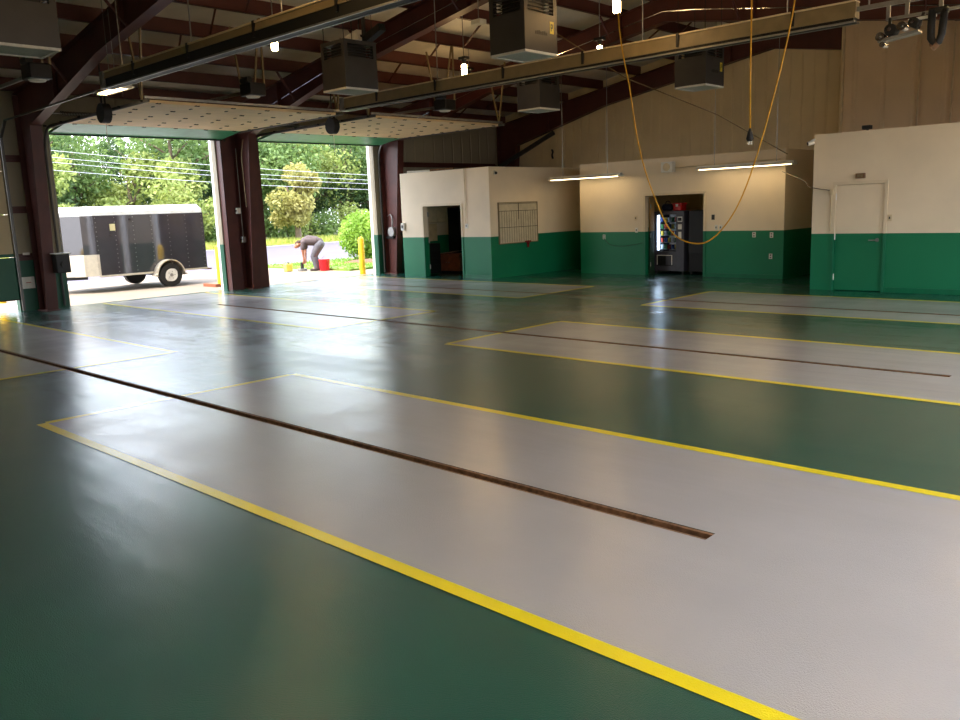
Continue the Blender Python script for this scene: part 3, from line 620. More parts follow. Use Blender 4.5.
# light above right door, camera at corner, horn
t = thing('exit_light', 'small brown lit box above the right hand closed door', 'light', (-5.52, 15.85, 2.05))
MB().box(-5.60, -5.44, 15.79, 15.85, 2.03, 2.12).build('case', M_RUST, t, .006); MB().box(-5.57, -5.52, 15.782, 15.79, 2.05, 2.10).box(-5.51, -5.47, 15.782, 15.79, 2.05, 2.10).build('lens', M_TAN, t)
t = thing('security_camera', 'white security camera at the top corner of the right hand room', 'camera', (-6.40, 15.8, 2.72))
MB().cyl((-6.36, 15.77, 2.72), (-6.44, 15.70, 2.70), .035, .04, 12).build('body', M_WHITE, t, smooth='auto'); MB().bar((-6.38, 15.85, 2.78), (-6.40, 15.74, 2.74), .03, .03).build('bracket', M_WHITE, t); MB().cyl((-6.44, 15.70, 2.70), (-6.447, 15.694, 2.698), .028).build('lens', M_BLACK, t)
t = thing('security_camera', 'small round camera at the top corner of the office side wall', 'camera', (-14.2, 15.6, 2.62))
MB().cyl((-14.21, 15.62, 2.62), (-14.12, 15.58, 2.60), .05, .04, 12).build('body', M_WHITE, t, smooth='auto'); MB().ball((-14.10, 15.57, 2.60), .035).build('lens', M_BLACK, t)
t = thing('security_camera', 'small dark camera on top of the right hand room wall', 'camera', (-5.45, 15.9, 2.93))
MB().box(-5.55, -5.40, 15.86, 15.97, 2.88, 2.95).build('body', M_BLACK, t, .01); MB().cyl((-5.47, 15.93, 2.86), (-5.47, 15.93, 2.89), .02).build('bracket', M_DARK, t)
# conduit and door closer line by the right door
t = thing('conduit', 'cream conduit at the left edge of the right hand door with a junction box', 'conduit', (-6.0, 15.85, 1.8))
MB().tube([(-6.02, 15.83, 1.10), (-6.02, 15.83, 1.78)], .012, 8).build('pipe', M_CREAM, t, smooth='auto')
MB().box(-6.05, -5.99, 15.80, 15.85, 1.76, 1.86).build('junction_box', M_CREAM, t, .004)
tag(MB().tube(cat([(-7.72, 17.55, 2.28), (-6.9, 16.7, 2.05), (-6.42, 15.78, 1.92), (-6.05, 15.82, 1.84)]), .009, 6).build('cable', mat('grey_cable', (120, 108, 90), .5), smooth=True), 'thin grey cable strung from the break room corner to the right hand door', 'cable')
# wall chart on the office side wall
t = thing('planning_board', 'white planning board ruled in columns on the office side wall', 'board', (-14.2, 16.5, 1.4))
MB().box(-14.21, -14.19, 15.72, 17.23, .86, 1.87).build('board_panel', mat('board_white', (196, 186, 160), .4), t)
g = MB()
for k in range(17): g.box(-14.19, -14.186, 15.74+k*.0925, 15.745+k*.0925, .88, 1.66)
for z in (1.25, 1.66, 1.84): g.box(-14.19, -14.185, 15.72, 17.23, z, z+.012)
g.box(-14.19, -14.182, 16.47, 16.485, 1.45, 1.86); g.build('ruled_lines', M_GRY, t)
g = MB(); g.box(-14.21, -14.18, 15.71, 15.73, .85, 1.88).box(-14.21, -14.18, 17.22, 17.24, .85, 1.88).box(-14.21, -14.18, 15.71, 17.24, 1.865, 1.885).box(-14.21, -14.18, 15.71, 17.24, .845, .865); g.build('frame', M_TAN, t)
t = thing('red_tag', 'small red ribbon rosette hanging under the planning board', 'ribbon', (-14.17, 16.8, .85))
MB().ball((-14.16, 16.80, .84), .06, sc=(.4, 1, 1)).ball((-14.16, 16.88, .87), .04, sc=(.4, 1.3, .6)).ball((-14.16, 16.72, .87), .04, sc=(.4, 1.3, .6)).build('rosette', mat('red_ribbon', (120, 12, 14), .6), t, smooth=True)
MB().box(-14.17, -14.155, 16.77, 16.83, .72, .83).build('tails', mat('red_ribbon', (120, 12, 14), .6), t)
# west wall small items
t = thing('notice_sign', 'square white notice low on the green wall left of the first column', 'sign', (-18.7, 6.1, .6))
MB().box(-18.76, -18.745, 6.02, 6.26, .47, .71).build('plate', M_WHITE, t); MB().box(-18.745, -18.742, 6.09, 6.19, .585, .60).build('print', mat('red_ink', (170, 60, 50), .5), t)
tag(MB().box(-18.76, -18.70, 6.10, 6.22, 1.16, 1.21).build('paper_holder', M_WHITE, bevel=.004), 'small white holder on the wall above the white notice', 'holder')
def opbox(x, y, z, label):
    t = thing('door_operator_box', label, 'control box', (x, y, z))
    MB().box(x-.10, x+.12, y-.14, y+.14, z-.22, z+.16).build('case', M_DARK, t, .02); MB().box(x-.12, x+.14, y-.16, y+.16, z+.16, z+.185).build('lid', M_WHITE, t, .004, label='pale lid'); MB().cyl((x+.12, y, z-.05), (x+.16, y, z-.05), .06, n=14).build('chain_wheel', M_DARK, t, smooth='auto')
    MB().cyl((x, y+.05, z+.185), (x, y+.05, 3.5), .012, n=8).build('conduit', M_STEEL, t, label='thin steel conduit running up')
opbox(-18.0, 6.56, 1.0, 'black chain hoist box on the column left of the trailer doorway')
t = thing('hoist_motor', 'silver hoist motor on the column right of the second doorway', 'motor', (-18.3, 15.95, 1.3))
MB().cyl((-18.35, 15.72, 1.2), (-18.35, 15.98, 1.2), .13, n=18).build('motor', M_STEEL, t, .01, smooth='auto'); MB().box(-18.75, -18.35, 15.8, 15.9, 1.0, 1.08).build('bracket', M_DARK, t); MB().tube(cat([(-18.35, 15.78, 1.32), (-18.35, 15.80, 1.55), (-18.5, 15.86, 1.68), (-18.7, 15.9, 1.6)]), .02).build('loop_pipe', M_STEEL, t, smooth=True); MB().cyl((-18.25, 16.0, 1.15), (-18.15, 16.0, 1.15), .1, n=14).build('gear_case', M_BLACK, t, smooth='auto')
for k, (y, z, lab) in enumerate(((10.98, 1.92, 'small white switch on the web of the column between the doorways'), (11.06, 1.22, 'grey switch box lower on the column between the doorways'))):
    t = thing('switch_box', lab, 'switch', (-18.4, y, z)); MB().box(-18.5, -18.42, y-.05, y+.05, z-.07, z+.07).build('case', M_WHITE if k == 0 else M_STEEL, t, .006); MB().cyl((-18.46, y-.05, z), (-18.46, y-.065, z), .02).build('button', M_DARK, t)
    if k: MB().cyl((-18.46, y, z+.07), (-18.46, y, 3.4), .01, n=6).build('conduit', M_STEEL, t, label='steel conduit running up the column')
tag(MB().tube(cat([(-18.2, 11.12, 3.6), (-18.15, 11.02, 3.2), (-18.2, 11.05, 2.7), (-18.22, 11.08, 2.0)]), .012, 6).build('cable', M_TAN, smooth=True), 'loose tan cable curving down the column between the doorways', 'cable')

# stuff beside the right column: door handle plate
t = thing('phone_box', 'small white box on the office wall left of the office doorway', 'box', (-17.5, 15.42, 1.3))
MB().box(-17.5, -17.38, 15.36, 15.42, 1.24, 1.44).build('case', M_WHITE, t, .01); MB().box(-17.47, -17.41, 15.35, 15.36, 1.30, 1.38).build('cover', M_GRY, t)

# ------------------------------------------------------------------ office interior
t = thing('wooden_cabinet', 'reddish brown wooden cabinet standing inside the office doorway', 'cabinet', (-16.95, 16.6, 0))
MB().box(-17.30, -16.42, 16.5, 17.0, .06, .50).build('body', M_BROWN, t, .006); MB().box(-17.33, -16.39, 16.46, 17.03, .50, .54).build('top', M_BROWN, t, .006); MB().box(-17.26, -16.46, 16.55, 16.98, 0, .06).build('plinth', M_DARK, t)
for a in (-17.29, -16.86): 
    d_ = MB().box(a, a+.42, 16.485, 16.5, .09, .48).build('door_panel', M_BROWN, t, .004); MB().cyl((a+.215+(.16 if a < -17 else -.16), 16.485, .3), (a+.215+(.16 if a < -17 else -.16), 16.46, .3), .012).build('knob', M_STEEL, d_)
b = MB(); 
M_ = Matrix.Translation((-17.0, 16.75, .56)) @ Matrix.Rotation(.25, 4, 'Z') @ Matrix.Rotation(-.12, 4, 'Y'); b.box(-.32, .32, -.2, .2, 0, .02, M=M_)
tag(b.build('cardboard_sheet', mat('pale_card', (190, 160, 140), .8)), 'pale flat card lying tilted on the wooden cabinet', 'card')
t = thing('wall_cabinet', 'cream wall cabinet high inside the office', 'cabinet', (-17.2, 16.4, 1.6))
MB().box(-17.38, -17.08, 15.95, 16.72, 1.42, 1.84).build('body', M_CREAM, t, .006); MB().box(-17.08, -17.065, 15.97, 16.33, 1.44, 1.82).build('door_panel', M_CREAM, t, .004); MB().box(-17.08, -17.065, 16.34, 16.70, 1.44, 1.82).build('door_panel', M_CREAM, t, .004)
tag(MB().box(-17.38, -17.36, 16.1, 16.6, .9, 1.38).build('poster', mat('cream_paper', (226, 206, 160), .8)), 'cream paper sheet on the office wall below the wall cabinet', 'poster')
t = thing('steel_shelf', 'dark steel shelving with clutter at the back of the office', 'shelf', (-16.4, 18.3, 0))
for x in (-17.2, -15.6):
    for y in (18.1, 18.55): MB().box(x-.02, x+.02, y-.02, y+.02, 0, 2.0).build('post', M_DARK, t)
for z in (.25, .8, 1.3, 1.8): MB().box(-17.22, -15.58, 18.08, 18.57, z, z+.025).build('shelf_board', M_DARK, t)
cols = [(60, 20, 18), (30, 40, 60), (90, 80, 70), (24, 24, 26), (120, 110, 100), (40, 60, 50)]
nm_ = ['maroon', 'navy', 'taupe', 'black', 'grey', 'dark green']
k = 0
for z, zl in ((.275, 'lowest'), (.825, 'second'), (1.325, 'third')):
    for j, x in enumerate((-17.0, -16.6, -16.2, -15.82)):
        h_ = random.uniform(.18, .38); w2 = random.uniform(.12, .17)
        b = MB(); b.box(x-w2, x+w2, 18.12, 18.45, z, z+h_); b.box(x-w2-.006, x+w2+.006, 18.115, 18.455, z+h_-.04, z+h_+.004)
        tag(b.build('storage_box', mat('box_'+nm_[k % 6].replace(' ', '_'), cols[k % 6], .6), bevel=.005), '%s storage box on the %s board of the office shelving, %s along' % (nm_[k % 6], zl, ['first', 'second', 'third', 'fourth'][j]), 'box', 'boxes on the office shelving'); k += 1
t = thing('locker', 'tall black locker against the inner left wall of the office', 'locker', (-17.1, 17.5, 0))
MB().box(-17.37, -16.95, 17.05, 18.0, .02, 1.8).build('body', M_BLACK, t, .01)
for q in (17.07, 17.54): MB().box(-16.95, -16.93, q, q+.44, .06, 1.76).build('door_panel', M_DARK, t, .004)
t = thing('jacket', 'black jacket hanging on the locker inside the office', 'jacket', (-16.9, 17.3, 1.5))
MB().prism([(17.1, .85), (17.5, .82), (17.47, 1.45), (17.36, 1.58), (17.24, 1.58), (17.12, 1.45)], -16.92, -16.82, 'X').build('coat_body', M_BLACK, t, .03); MB().tube([(-16.87, 17.12, 1.42), (-16.86, 17.05, 1.15), (-16.86, 17.08, .92)], .045, 8).tube([(-16.87, 17.46, 1.42), (-16.86, 17.53, 1.15), (-16.86, 17.50, .92)], .045, 8).build('sleeves', M_BLACK, t, smooth='auto')
t = thing('tool_chest', 'black tool chest behind the wooden cabinet in the office', 'tool chest', (-17.0, 15.85, 0))
MB().box(-17.30, -16.72, 15.64, 16.08, .05, .86).build('body', M_BLACK, t, .01)
for q in range(4): MB().box(-16.72, -16.705, 15.66, 16.06, .1+q*.19, .27+q*.19).build('drawer', M_DARK, t, .004)
t = thing('office_chair', 'black office chair with its back to the office doorway', 'chair', (-16.0, 17.3, 0))
MB().box(-16.22, -15.78, 17.1, 17.5, .42, .50).build('seat', M_BLACK, t, .03); MB().box(-16.2, -15.8, 17.48, 17.54, .58, 1.02).build('backrest', M_BLACK, t, .03); MB().cyl((-16, 17.3, .1), (-16, 17.3, .42), .03).build('gas_lift', M_DARK, t)
for a in range(5): MB().bar((-16, 17.3, .09), (-16+.27*math.cos(a*1.257), 17.3+.27*math.sin(a*1.257), .06), .04, .03).cyl((-16+.27*math.cos(a*1.257), 17.3+.27*math.sin(a*1.257)-.02, .03), (-16+.27*math.cos(a*1.257), 17.3+.27*math.sin(a*1.257)+.02, .03), .03).build('leg', M_DARK, t)
MB().box(-15.83, -15.80, 17.46, 17.52, .46, .66).box(-16.2, -16.17, 17.46, 17.52, .46, .66).build('back_bracket', M_DARK, t)

# ------------------------------------------------------------------ vending machine
t = thing('vending_machine', 'glass fronted snack vending machine standing in the break room doorway', 'vending machine', (-10.8, 18.45, 0))
VX0, VX1, VY, VY1 = -11.22, -10.36, 18.10, 18.85
M_VEND = mat('vending_charcoal', (62, 60, 68), .4)
b = MB(); b.box(VX0, VX1, VY1-.04, VY1, .07, 1.52); b.box(VX0, VX0+.04, VY+.04, VY1-.04, .07, 1.52); b.box(VX1-.22, VX1, VY+.04, VY1-.04, .07, 1.52); b.box(VX0+.04, VX1-.22, VY+.04, VY1-.04, 1.47, 1.52); b.box(VX0+.04, VX1-.22, VY+.04, VY1-.04, .07, .52)
b.build('cabinet', M_VEND, t)
b = MB(); b.box(VX0, VX0+.10, VY, VY+.04, .07, 1.52).box(VX1-.22, VX1, VY, VY+.04, .07, 1.52).box(VX0+.10, VX1-.22, VY, VY+.04, .07, .56).box(VX0+.10, VX1-.22, VY, VY+.04, 1.44, 1.52); d_ = b.build('front_door', M_VEND, t, .004)
gm = mat('vending_glass', (235, 240, 240), .03); gb = gm.node_tree.nodes['Principled BSDF']; gb.inputs['Transmission Weight'].default_value = 1; gb.inputs['IOR'].default_value = 1.05
MB().box(VX0+.10, VX1-.22, VY+.012, VY+.018, .56, 1.44).build('glass_pane', gm, d_)
MB().box(VX0+.14, VX1-.5, VY-.012, VY, .22, .44).box(VX0+.12, VX1-.3, VY-.018, VY-.012, .20, .22).build('delivery_flap', M_DARK, d_, label='black delivery flap in a pale frame')
b = MB(); b.box(VX0+.12, VX1-.32, VY-.014, VY, .20, .215).box(VX0+.12, VX1-.32, VY-.014, VY, .445, .46).box(VX0+.12, VX0+.135, VY-.014, VY, .215, .445).box(VX1-.335, VX1-.32, VY-.014, VY, .215, .445); b.build('flap_frame', M_WHITE, d_)
b = MB(); b.box(VX1-.17, VX1-.05, VY-.01, VY, 1.26, 1.38).box(VX1-.16, VX1-.06, VY-.01, VY, 1.08, 1.20).box(VX1-.15, VX1-.07, VY-.01, VY, .86, 1.02); b.build('payment_panel', M_WHITE, d_)
MB().box(VX1-.16, VX1-.06, VY-.014, VY-.01, 1.28, 1.36).build('display', M_DARK, d_)
MB().box(VX0+.105, VX0+.135, VY+.05, VY+.09, .58, 1.42).build('light_tube', mat('vending_light', (220, 240, 255), .4, emit=(205, 228, 255), estr=16), t)
MB().box(VX0+.05, VX1-.23, VY1-.06, VY1-.045, .53, 1.46).box(VX1-.235, VX1-.225, VY+.06, VY1-.06, .53, 1.46).build('inner_liner', M_WHITE, t, label='pale inner lining')
for x in (VX0+.06, VX1-.06):
    for y in (VY+.06, VY1-.06): MB().cyl((x, y, 0), (x, y, .07), .03).build('foot', M_DARK, t)
SNC = [(200, 200, 205), (40, 110, 50), (200, 60, 30), (30, 60, 130), (210, 180, 60)]
for r_ in range(5):
    z = .60+r_*.165
    MB().box(VX0+.06, VX1-.24, VY+.08, VY1-.06, z-.012, z).build('tray', M_STEEL, t)
    for j in range(5):
        x = VX0+.20+j*.095; c_ = SNC[(r_*2+j) % 5]
        b = MB(); hh = .11; b.prism([(x-.034, z), (x+.034, z), (x+.030, z+hh*.5), (x+.036, z+hh), (x-.036, z+hh), (x-.030, z+hh*.5)], VY+.10, VY+.14, 'Y')
        tag(b.build('snack_packet', mat('snack_%d' % ((r_*2+j) % 5), c_, .35), bevel=.004), 'small snack packet behind the glass of the vending machine', 'snack', 'snack packets in the vending machine')
t = thing('drink_machine', 'black drink machine right of the snack vending machine', 'vending machine', (-9.9, 18.5, 0))
MB().box(-10.30, -9.50, 18.2, 18.9, .06, 1.52).build('cabinet', M_BLACK, t, .01); MB().box(-10.28, -9.75, 18.18, 18.2, .5, 1.48).build('front_panel', M_DARK, t, .004); MB().box(-9.72, -9.54, 18.18, 18.2, .9, 1.3).build('selector_panel', M_DARK, t, .004)
for x in (-10.24, -9.56):
    for y in (18.26, 18.84): MB().cyl((x, y, 0), (x, y, .06), .03).build('foot', M_DARK, t)
t = thing('tool_bag', 'dark blue bag lying on top of the snack vending machine', 'bag', (-11.0, 18.4, 1.52))
MB().tube([(-11.12, 18.4, 1.61), (-11.09, 18.4, 1.61), (-10.88, 18.4, 1.61), (-10.84, 18.4, 1.61)], [.05, .085, .085, .05], 12).build('body', mat('navy_cloth', (24, 28, 48), .8), t, smooth=True); MB().tube(cat([(-11.05, 18.4, 1.68), (-11.02, 18.4, 1.75), (-10.94, 18.4, 1.75), (-10.91, 18.4, 1.68)]), .01).build('handle', M_BLACK, t, smooth=True)
t = thing('cooler', 'red rounded cooler with white lid catch on top of the snack vending machine', 'cooler', (-10.62, 18.35, 1.52))
MB().box(-10.74, -10.50, 18.22, 18.46, 1.52, 1.66).build('body', mat('red_plastic', (200, 30, 24), .35), t, .02); MB().box(-10.75, -10.49, 18.21, 18.47, 1.66, 1.71).build('lid', mat('red_plastic', (200, 30, 24), .35), t, .015); MB().box(-10.65, -10.59, 18.20, 18.21, 1.62, 1.68).build('catch', M_WHITE, t)
t = thing('ceiling_light', 'small glowing lamp inside the break room above the machines', 'light', (-10.4, 18.9, 2.3))
MB().cyl((-10.4, 19.2, 2.66), (-10.4, 19.2, 2.76), .12, n=16).build('base', M_WHITE, t, smooth='auto'); MB().ball((-10.4, 19.2, 2.62), .07).build('globe', mat('dim_lamp', (255, 230, 180), .5, emit=(255, 210, 140), estr=10), t, smooth=True)

# stuff on top of the office roof and a brace behind it
tag(MB().bar((-18.0, 19.9, 2.95), (-16.3, 20.7, 3.95), .12, .12).build('diagonal_brace', M_DARK), 'dark diagonal brace above the office roof against the far wall', 'brace', None, 'structure')
for k, (x, c_, l_) in enumerate(((-17.1, M_WHITE, 'pale pipe offcut lying on the office roof'), (-16.2, M_RUST, 'brown pipe offcut lying on the office roof'))):
    tag(MB().cyl((x-.3, 15.62, 2.80), (x+.35, 15.85, 2.80), .035, n=10).build('pipe_offcut', c_, smooth='auto'), l_, 'pipe')

# ------------------------------------------------------------------ outdoors
M_APR = mat('apron_concrete', (132, 118, 102), .8, 0, .1, 1.2, .3, 30); M_ASPH = mat('asphalt', (88, 82, 94), .8, 0, .08, .6, .3, 60)
M_GRASS = mat('lawn', (110, 150, 40), .8, 0, .25, 1.5, .8, 30); M_VERGE = mat('verge', (170, 180, 60), .8, 0, .3, .8, .8, 20); M_SOIL = mat('woodland_floor', (60, 60, 32), .9, 0, .3, .6)
M_KERB = mat('kerb_concrete', (205, 202, 198), .8)
struct(MB().box(-26.2, XW-.18, -30, 60, -.20, -.01).build('ground_apron', M_APR), 'pale concrete apron outside the garage doors', 'ground')
struct(MB().box(-46, -26.2, -60, 110, -.25, -.05).build('ground_road', M_ASPH), 'grey asphalt road beyond the apron', 'road')
struct(MB().box(-140, -46, -90, 150, -.3, -.06).build('ground_woodland', M_SOIL), 'ground under the trees', 'ground')
struct(MB().box(XE+.15, 40, -40, 60, -.2, -.01).build('ground_yard', M_APR), 'concrete yard behind the viewer', 'ground')
struct(MB().box(-26.35, -26.2, -30, 17.5, -.2, .0).build('trim_kerb', M_KERB))
tag(MB().box(-27.3, -27.15, -50, 100, -.05, -.046).box(-45.2, -45.05, -50, 100, -.05, -.046).build('road_edge_line', mat('road_line', (235, 235, 232), .6)), 'white painted edge lines along the road', 'road marking', None, 'structure')
def blades(rect, z, n, h, nm, mt, label):
    v = MB()
    for _ in range(n):
        x = random.uniform(rect[0], rect[1]); y = random.uniform(rect[2], rect[3]); a = random.uniform(0, PI); hh = h*random.uniform(.5, 1.2); wd = .02+h*.12
        dx, dy = math.cos(a)*wd, math.sin(a)*wd; lx, ly = random.uniform(-.3, .3)*h, random.uniform(-.3, .3)*h
        v.add([(x-dx, y-dy, z), (x+dx, y+dy, z), (x+lx, y+ly, z+hh)], [(0, 1, 2)])
    v.box(rect[0], rect[1], rect[2], rect[3], z-.06, z)
    return tag(v.build(nm, mt), label, 'grass', None, 'stuff')
blades((-26.15, -20.9, 16.15, 40), .05, 9000, .06, 'lawn_grass', leaf_mat('lawn_leaf', (112, 150, 48), (138, 168, 64)), 'bright green lawn beside the apron, seen through the second doorway')
blades((-51, -46, 2, 62), .0, 9000, .35, 'verge_grass', leaf_mat('verge_leaf', (160, 172, 70), (186, 188, 100)), 'yellow green grass verge along the far side of the road')
# mulch bed and round shrub
SOFT = [False]
def fill(): return random.uniform(.3, 1.0)**.6*1.12 if SOFT[0] else random.uniform(.62, 1.04)
def leaf_cloud(v, c, r, n, size, sc=(1, 1, 1), m=0):
    for _ in range(n):
        while True:
            p = Vector((random.gauss(0, 1), random.gauss(0, 1), random.gauss(0, 1)))
            if p.length > .1: break
        p = p.normalized() * r * fill() ; p = Vector((p.x*sc[0], p.y*sc[1], p.z*sc[2])) + c
        q = Vector((random.gauss(0, 1), random.gauss(0, 1), random.gauss(0, 1)+.5)).normalized(); u = q.orthogonal().normalized(); u.rotate(Matrix.Rotation(random.uniform(0, 6.28), 3, q)); w_ = q.cross(u)
        s_ = size*random.uniform(.6, 1.3)
        v.add([p-u*s_, p+w_*s_*.5, p+u*s_, p-w_*s_*.5], [(0, 1, 2, 3)], m)
t = thing('round_shrub', 'round clipped green shrub on the lawn at the right of the second doorway', 'shrub', (-24.6, 19.8, 0))
v = MB(); leaf_cloud(v, Vector((-24.6, 19.8, .95)), .95, 3800, .07, (1, 1, .95)); leaf_cloud(v, Vector((-24.6, 19.8, .9)), .7, 1200, .09); v.build('foliage', leaf_mat('shrub_leaf', (110, 150, 50), (150, 180, 70)), t)
MB().cyl((-24.6, 19.8, .04), (-24.6, 19.8, .8), .06, .04).build('stem', M_BROWN, t)
tag(MB().ball((-23.4, 18.9, .02), 1.0, sc=(.9, .9, .12), n=18).build('mulch_bed', mat('mulch', (112, 78, 56), .9, 0, .4, 14, 1, 30), smooth=True), 'brown mulch patch in front of the round shrub', 'mulch', None, 'stuff')

# trees
BARK = mat('bark', (112, 96, 78), .9, 0, .3, 4, .6, 12)
LEAFS = {'dark green': leaf_mat('leaf_dark', (62, 88, 50), (92, 118, 66)), 'mid green': leaf_mat('leaf_mid', (96, 124, 66), (132, 156, 88)),
         'pale yellow green': leaf_mat('leaf_pale', (136, 154, 78), (166, 176, 100)), 'golden': leaf_mat('leaf_gold', (158, 156, 86), (178, 170, 104))}
def tree(kind, seed, H, R_):
    random.seed(seed)
    t = thing('tree', '', 'tree', (0, 0, -500), 'trees beyond the road')
    t.location = (0, 0, 0); bpy.context.view_layer.update()
    tr = MB(); top = Vector((random.uniform(-.6, .6), random.uniform(-.6, .6), H*.78))
    pts = [Vector((0, 0, -.1)), Vector((random.uniform(-.2, .2), random.uniform(-.2, .2), H*.3)), top*.7, top]
    tr.tube(cat(pts, 5), [.26-.2*i/15 for i in range(16)], 9)
    v = MB(); cs = []
    for i in range(13):
        a = random.uniform(0, 6.28); z = H*random.uniform(.28, .95); rr = R_*random.uniform(.2, .85)*(1.15-abs(z/H-.6)); cs.append((Vector((rr*math.cos(a), rr*math.sin(a), z)), R_*random.uniform(.34, .56)))
    for c, r in cs:
        base = Vector((0, 0, c.z-min(1.2, c.z*.3)))
        tr.tube([base, (base+c)*.5+Vector((0, 0, .1)), c], [.09, .06, .03], 6)
        leaf_cloud(v, c, r, 330, .17, (1, 1, .8))
    v.build('foliage', LEAFS[kind], t); tr.build('trunk', BARK, t, smooth=True)
    return t
PT = {}; SOFT[0] = True
for k_, (kd, H, R_) in {'a': ('dark green', 9.2, 3.2), 'b': ('mid green', 8.8, 3.1), 'c': ('pale yellow green', 5.4, 2.3), 'd': ('mid green', 10, 3.3), 'g': ('golden', 5.0, 1.7), 'p': ('pale yellow green', 9, 3.0)}.items():
    PT[k_] = (tree(kd, ord(k_), H, R_), kd)
random.seed(21)
spots = []
y = 6; i = 0
while y < 60:
    spots.append(('abdpabcd'[i % 8], -53.5+random.uniform(-1.5, 1), y)); y += 3.0+random.uniform(-.4, .5); i += 1
y = 4; i = 3
while y < 68:
    spots.append(('dabd'[i % 4], -61+random.uniform(-1.5, 1.5), y))
    y += 3.9; i += 1
y = 2
while y < 72: spots.append(('ad'[i % 2], -69+random.uniform(-1.5, 1.5), y)); y += 4.6; i += 1
spots += [('g', -48.5, 33.3), ('c', -49.5, 17.0), ('c', -50.2, 26.5)]
used = {}
ordw = lambda n: ['first','second','third','fourth','fifth','sixth','seventh','eighth','ninth','tenth','eleventh','twelfth','thirteenth','fourteenth','fifteenth','sixteenth','seventeenth','eighteenth','nineteenth','twentieth','twenty first','twenty second'][n]
rowc = {}
for (k_, x, y) in spots:
    row = 'front' if x > -56.5 else ('middle' if x > -65 else 'back'); 
    if x > -51 and (k_ in 'gc') and (y in (33.3, 17.0, 26.5)): row = 'verge'
    rowc[row] = rowc.get(row, -1)+1
    p, kd = PT[k_]
    lab = {'front': '%s leafy tree in the row along the verge, %s from the left', 'middle': '%s leafy tree in the woods behind the verge row, %s from the left', 'back': '%s leafy tree deep in the woods, %s from the left'}.get(row)
    lab = lab % (kd, ordw(rowc[row])) if lab else {33.3: 'small golden leaved tree leaning over the verge in the second doorway', 17.0: 'pale young tree at the left edge of the trailer doorway', 26.5: 'pale young tree above the rear end of the trailer'}[y]
    rz = random.uniform(0, 6.28); s_ = random.uniform(.9, 1.12)
    if k_ not in used: used[k_] = 1; p.location = (x, y, -.05); p.rotation_euler = (0, 0, rz); p.scale = (s_,)*3; p['label'] = lab
    else: dup(p, (x, y, -.05), lab, rz, (s_,)*3)
# undergrowth shrubs along the wood's edge
v0 = None; random.seed(5)
for i, yy in enumerate([8+2.3*j for j in range(22)]):
    lab = '%s shrub at the edge of the wood, %s from the left' % (['bushy yellow green', 'bushy mid green'][i % 2], ordw(i) if i < 22 else 'last')
    if i < 2:
        t = thing('verge_shrub', lab, 'shrub', (0, 0, 0), 'shrubs at the edge of the wood')
        v = MB()
        for q in range(4): leaf_cloud(v, Vector((random.uniform(-.8, .8), random.uniform(-1, 1), .9+random.uniform(-.1, .6))), random.uniform(.8, 1.1), 420, .12)
        v.build('foliage', LEAFS['pale yellow green' if i == 0 else 'mid green'], t); MB().cyl((0, 0, -.05), (0, 0, 1.3), .07, .04).build('stem', BARK, t)
        t.location = (-51.5+random.uniform(-.5, .5), yy, 0); v0 = [t] if i == 0 else v0+[t]
    else: dup(v0[i % 2], (-51.5+random.uniform(-.6, .6), yy, 0), lab, random.uniform(0, 6), (random.uniform(.85, 1.25),)*3)
# power lines
WL = ((4.03, 'topmost power line'), (3.70, 'second power line from the top'), (3.46, 'third power line from the top'), (3.08, 'lowest power line'))
for y, lab in ((-20, 'wooden utility pole at the left end of the power lines'), (116, 'wooden utility pole at the right end of the power lines')):
    t = thing('utility_pole', lab, 'utility pole', (-44.15, y, 0), 'utility poles')
    MB().cyl((-44.15, y, -.1), (-44.15, y, 10.6), .16, .11).build('pole', BARK, t, smooth='auto')
    for za, _ in WL:
        MB().cyl((-44.15, y, za+6.0), (-43.95, y, za+6.0), .03).build('insulator', M_WHITE, t)
M_WIRE = mat('aluminium_wire', (225, 225, 230), .4, .1)
for za, lab in WL:
    tag(MB().tube([(-44, -20+4*j, za+.0013*(-68+4*j)**2) for j in range(35)], .012, 5).build('power_line', M_WIRE, smooth=True), lab+' sagging across the trees', 'power line', 'power lines over the road')

# bollards
def bollard(x, y, lab, base=True):
    t = thing('bollard', lab, 'bollard', (x, y, 0), 'yellow bollards outside the doors')
    MB().tube([(x, y, -.02), (x, y, 1.0), (x, y, 1.05), (x, y, 1.08)], [.085, .085, .06, .01], 16).build('post', M_YEL, t, smooth='auto')
    if base: MB().box(x-.55, x+.12, y-.22, y-.10, -.01, .07).box(x-.14, x+.14, y-.1, y+.14, -.01, .03).build('foot_plank', M_BROWN, t, .006, label='brown wooden blocks at the foot')
bollard(-20.1, 11.27, 'yellow bollard with brown blocks at its foot behind the trailer')
bollard(-19.35, 15.42, 'yellow bollard at the right jamb of the second doorway', False)
bollard(-21.6, 6.45, 'yellow bollard glimpsed under the nearly closed door', False)

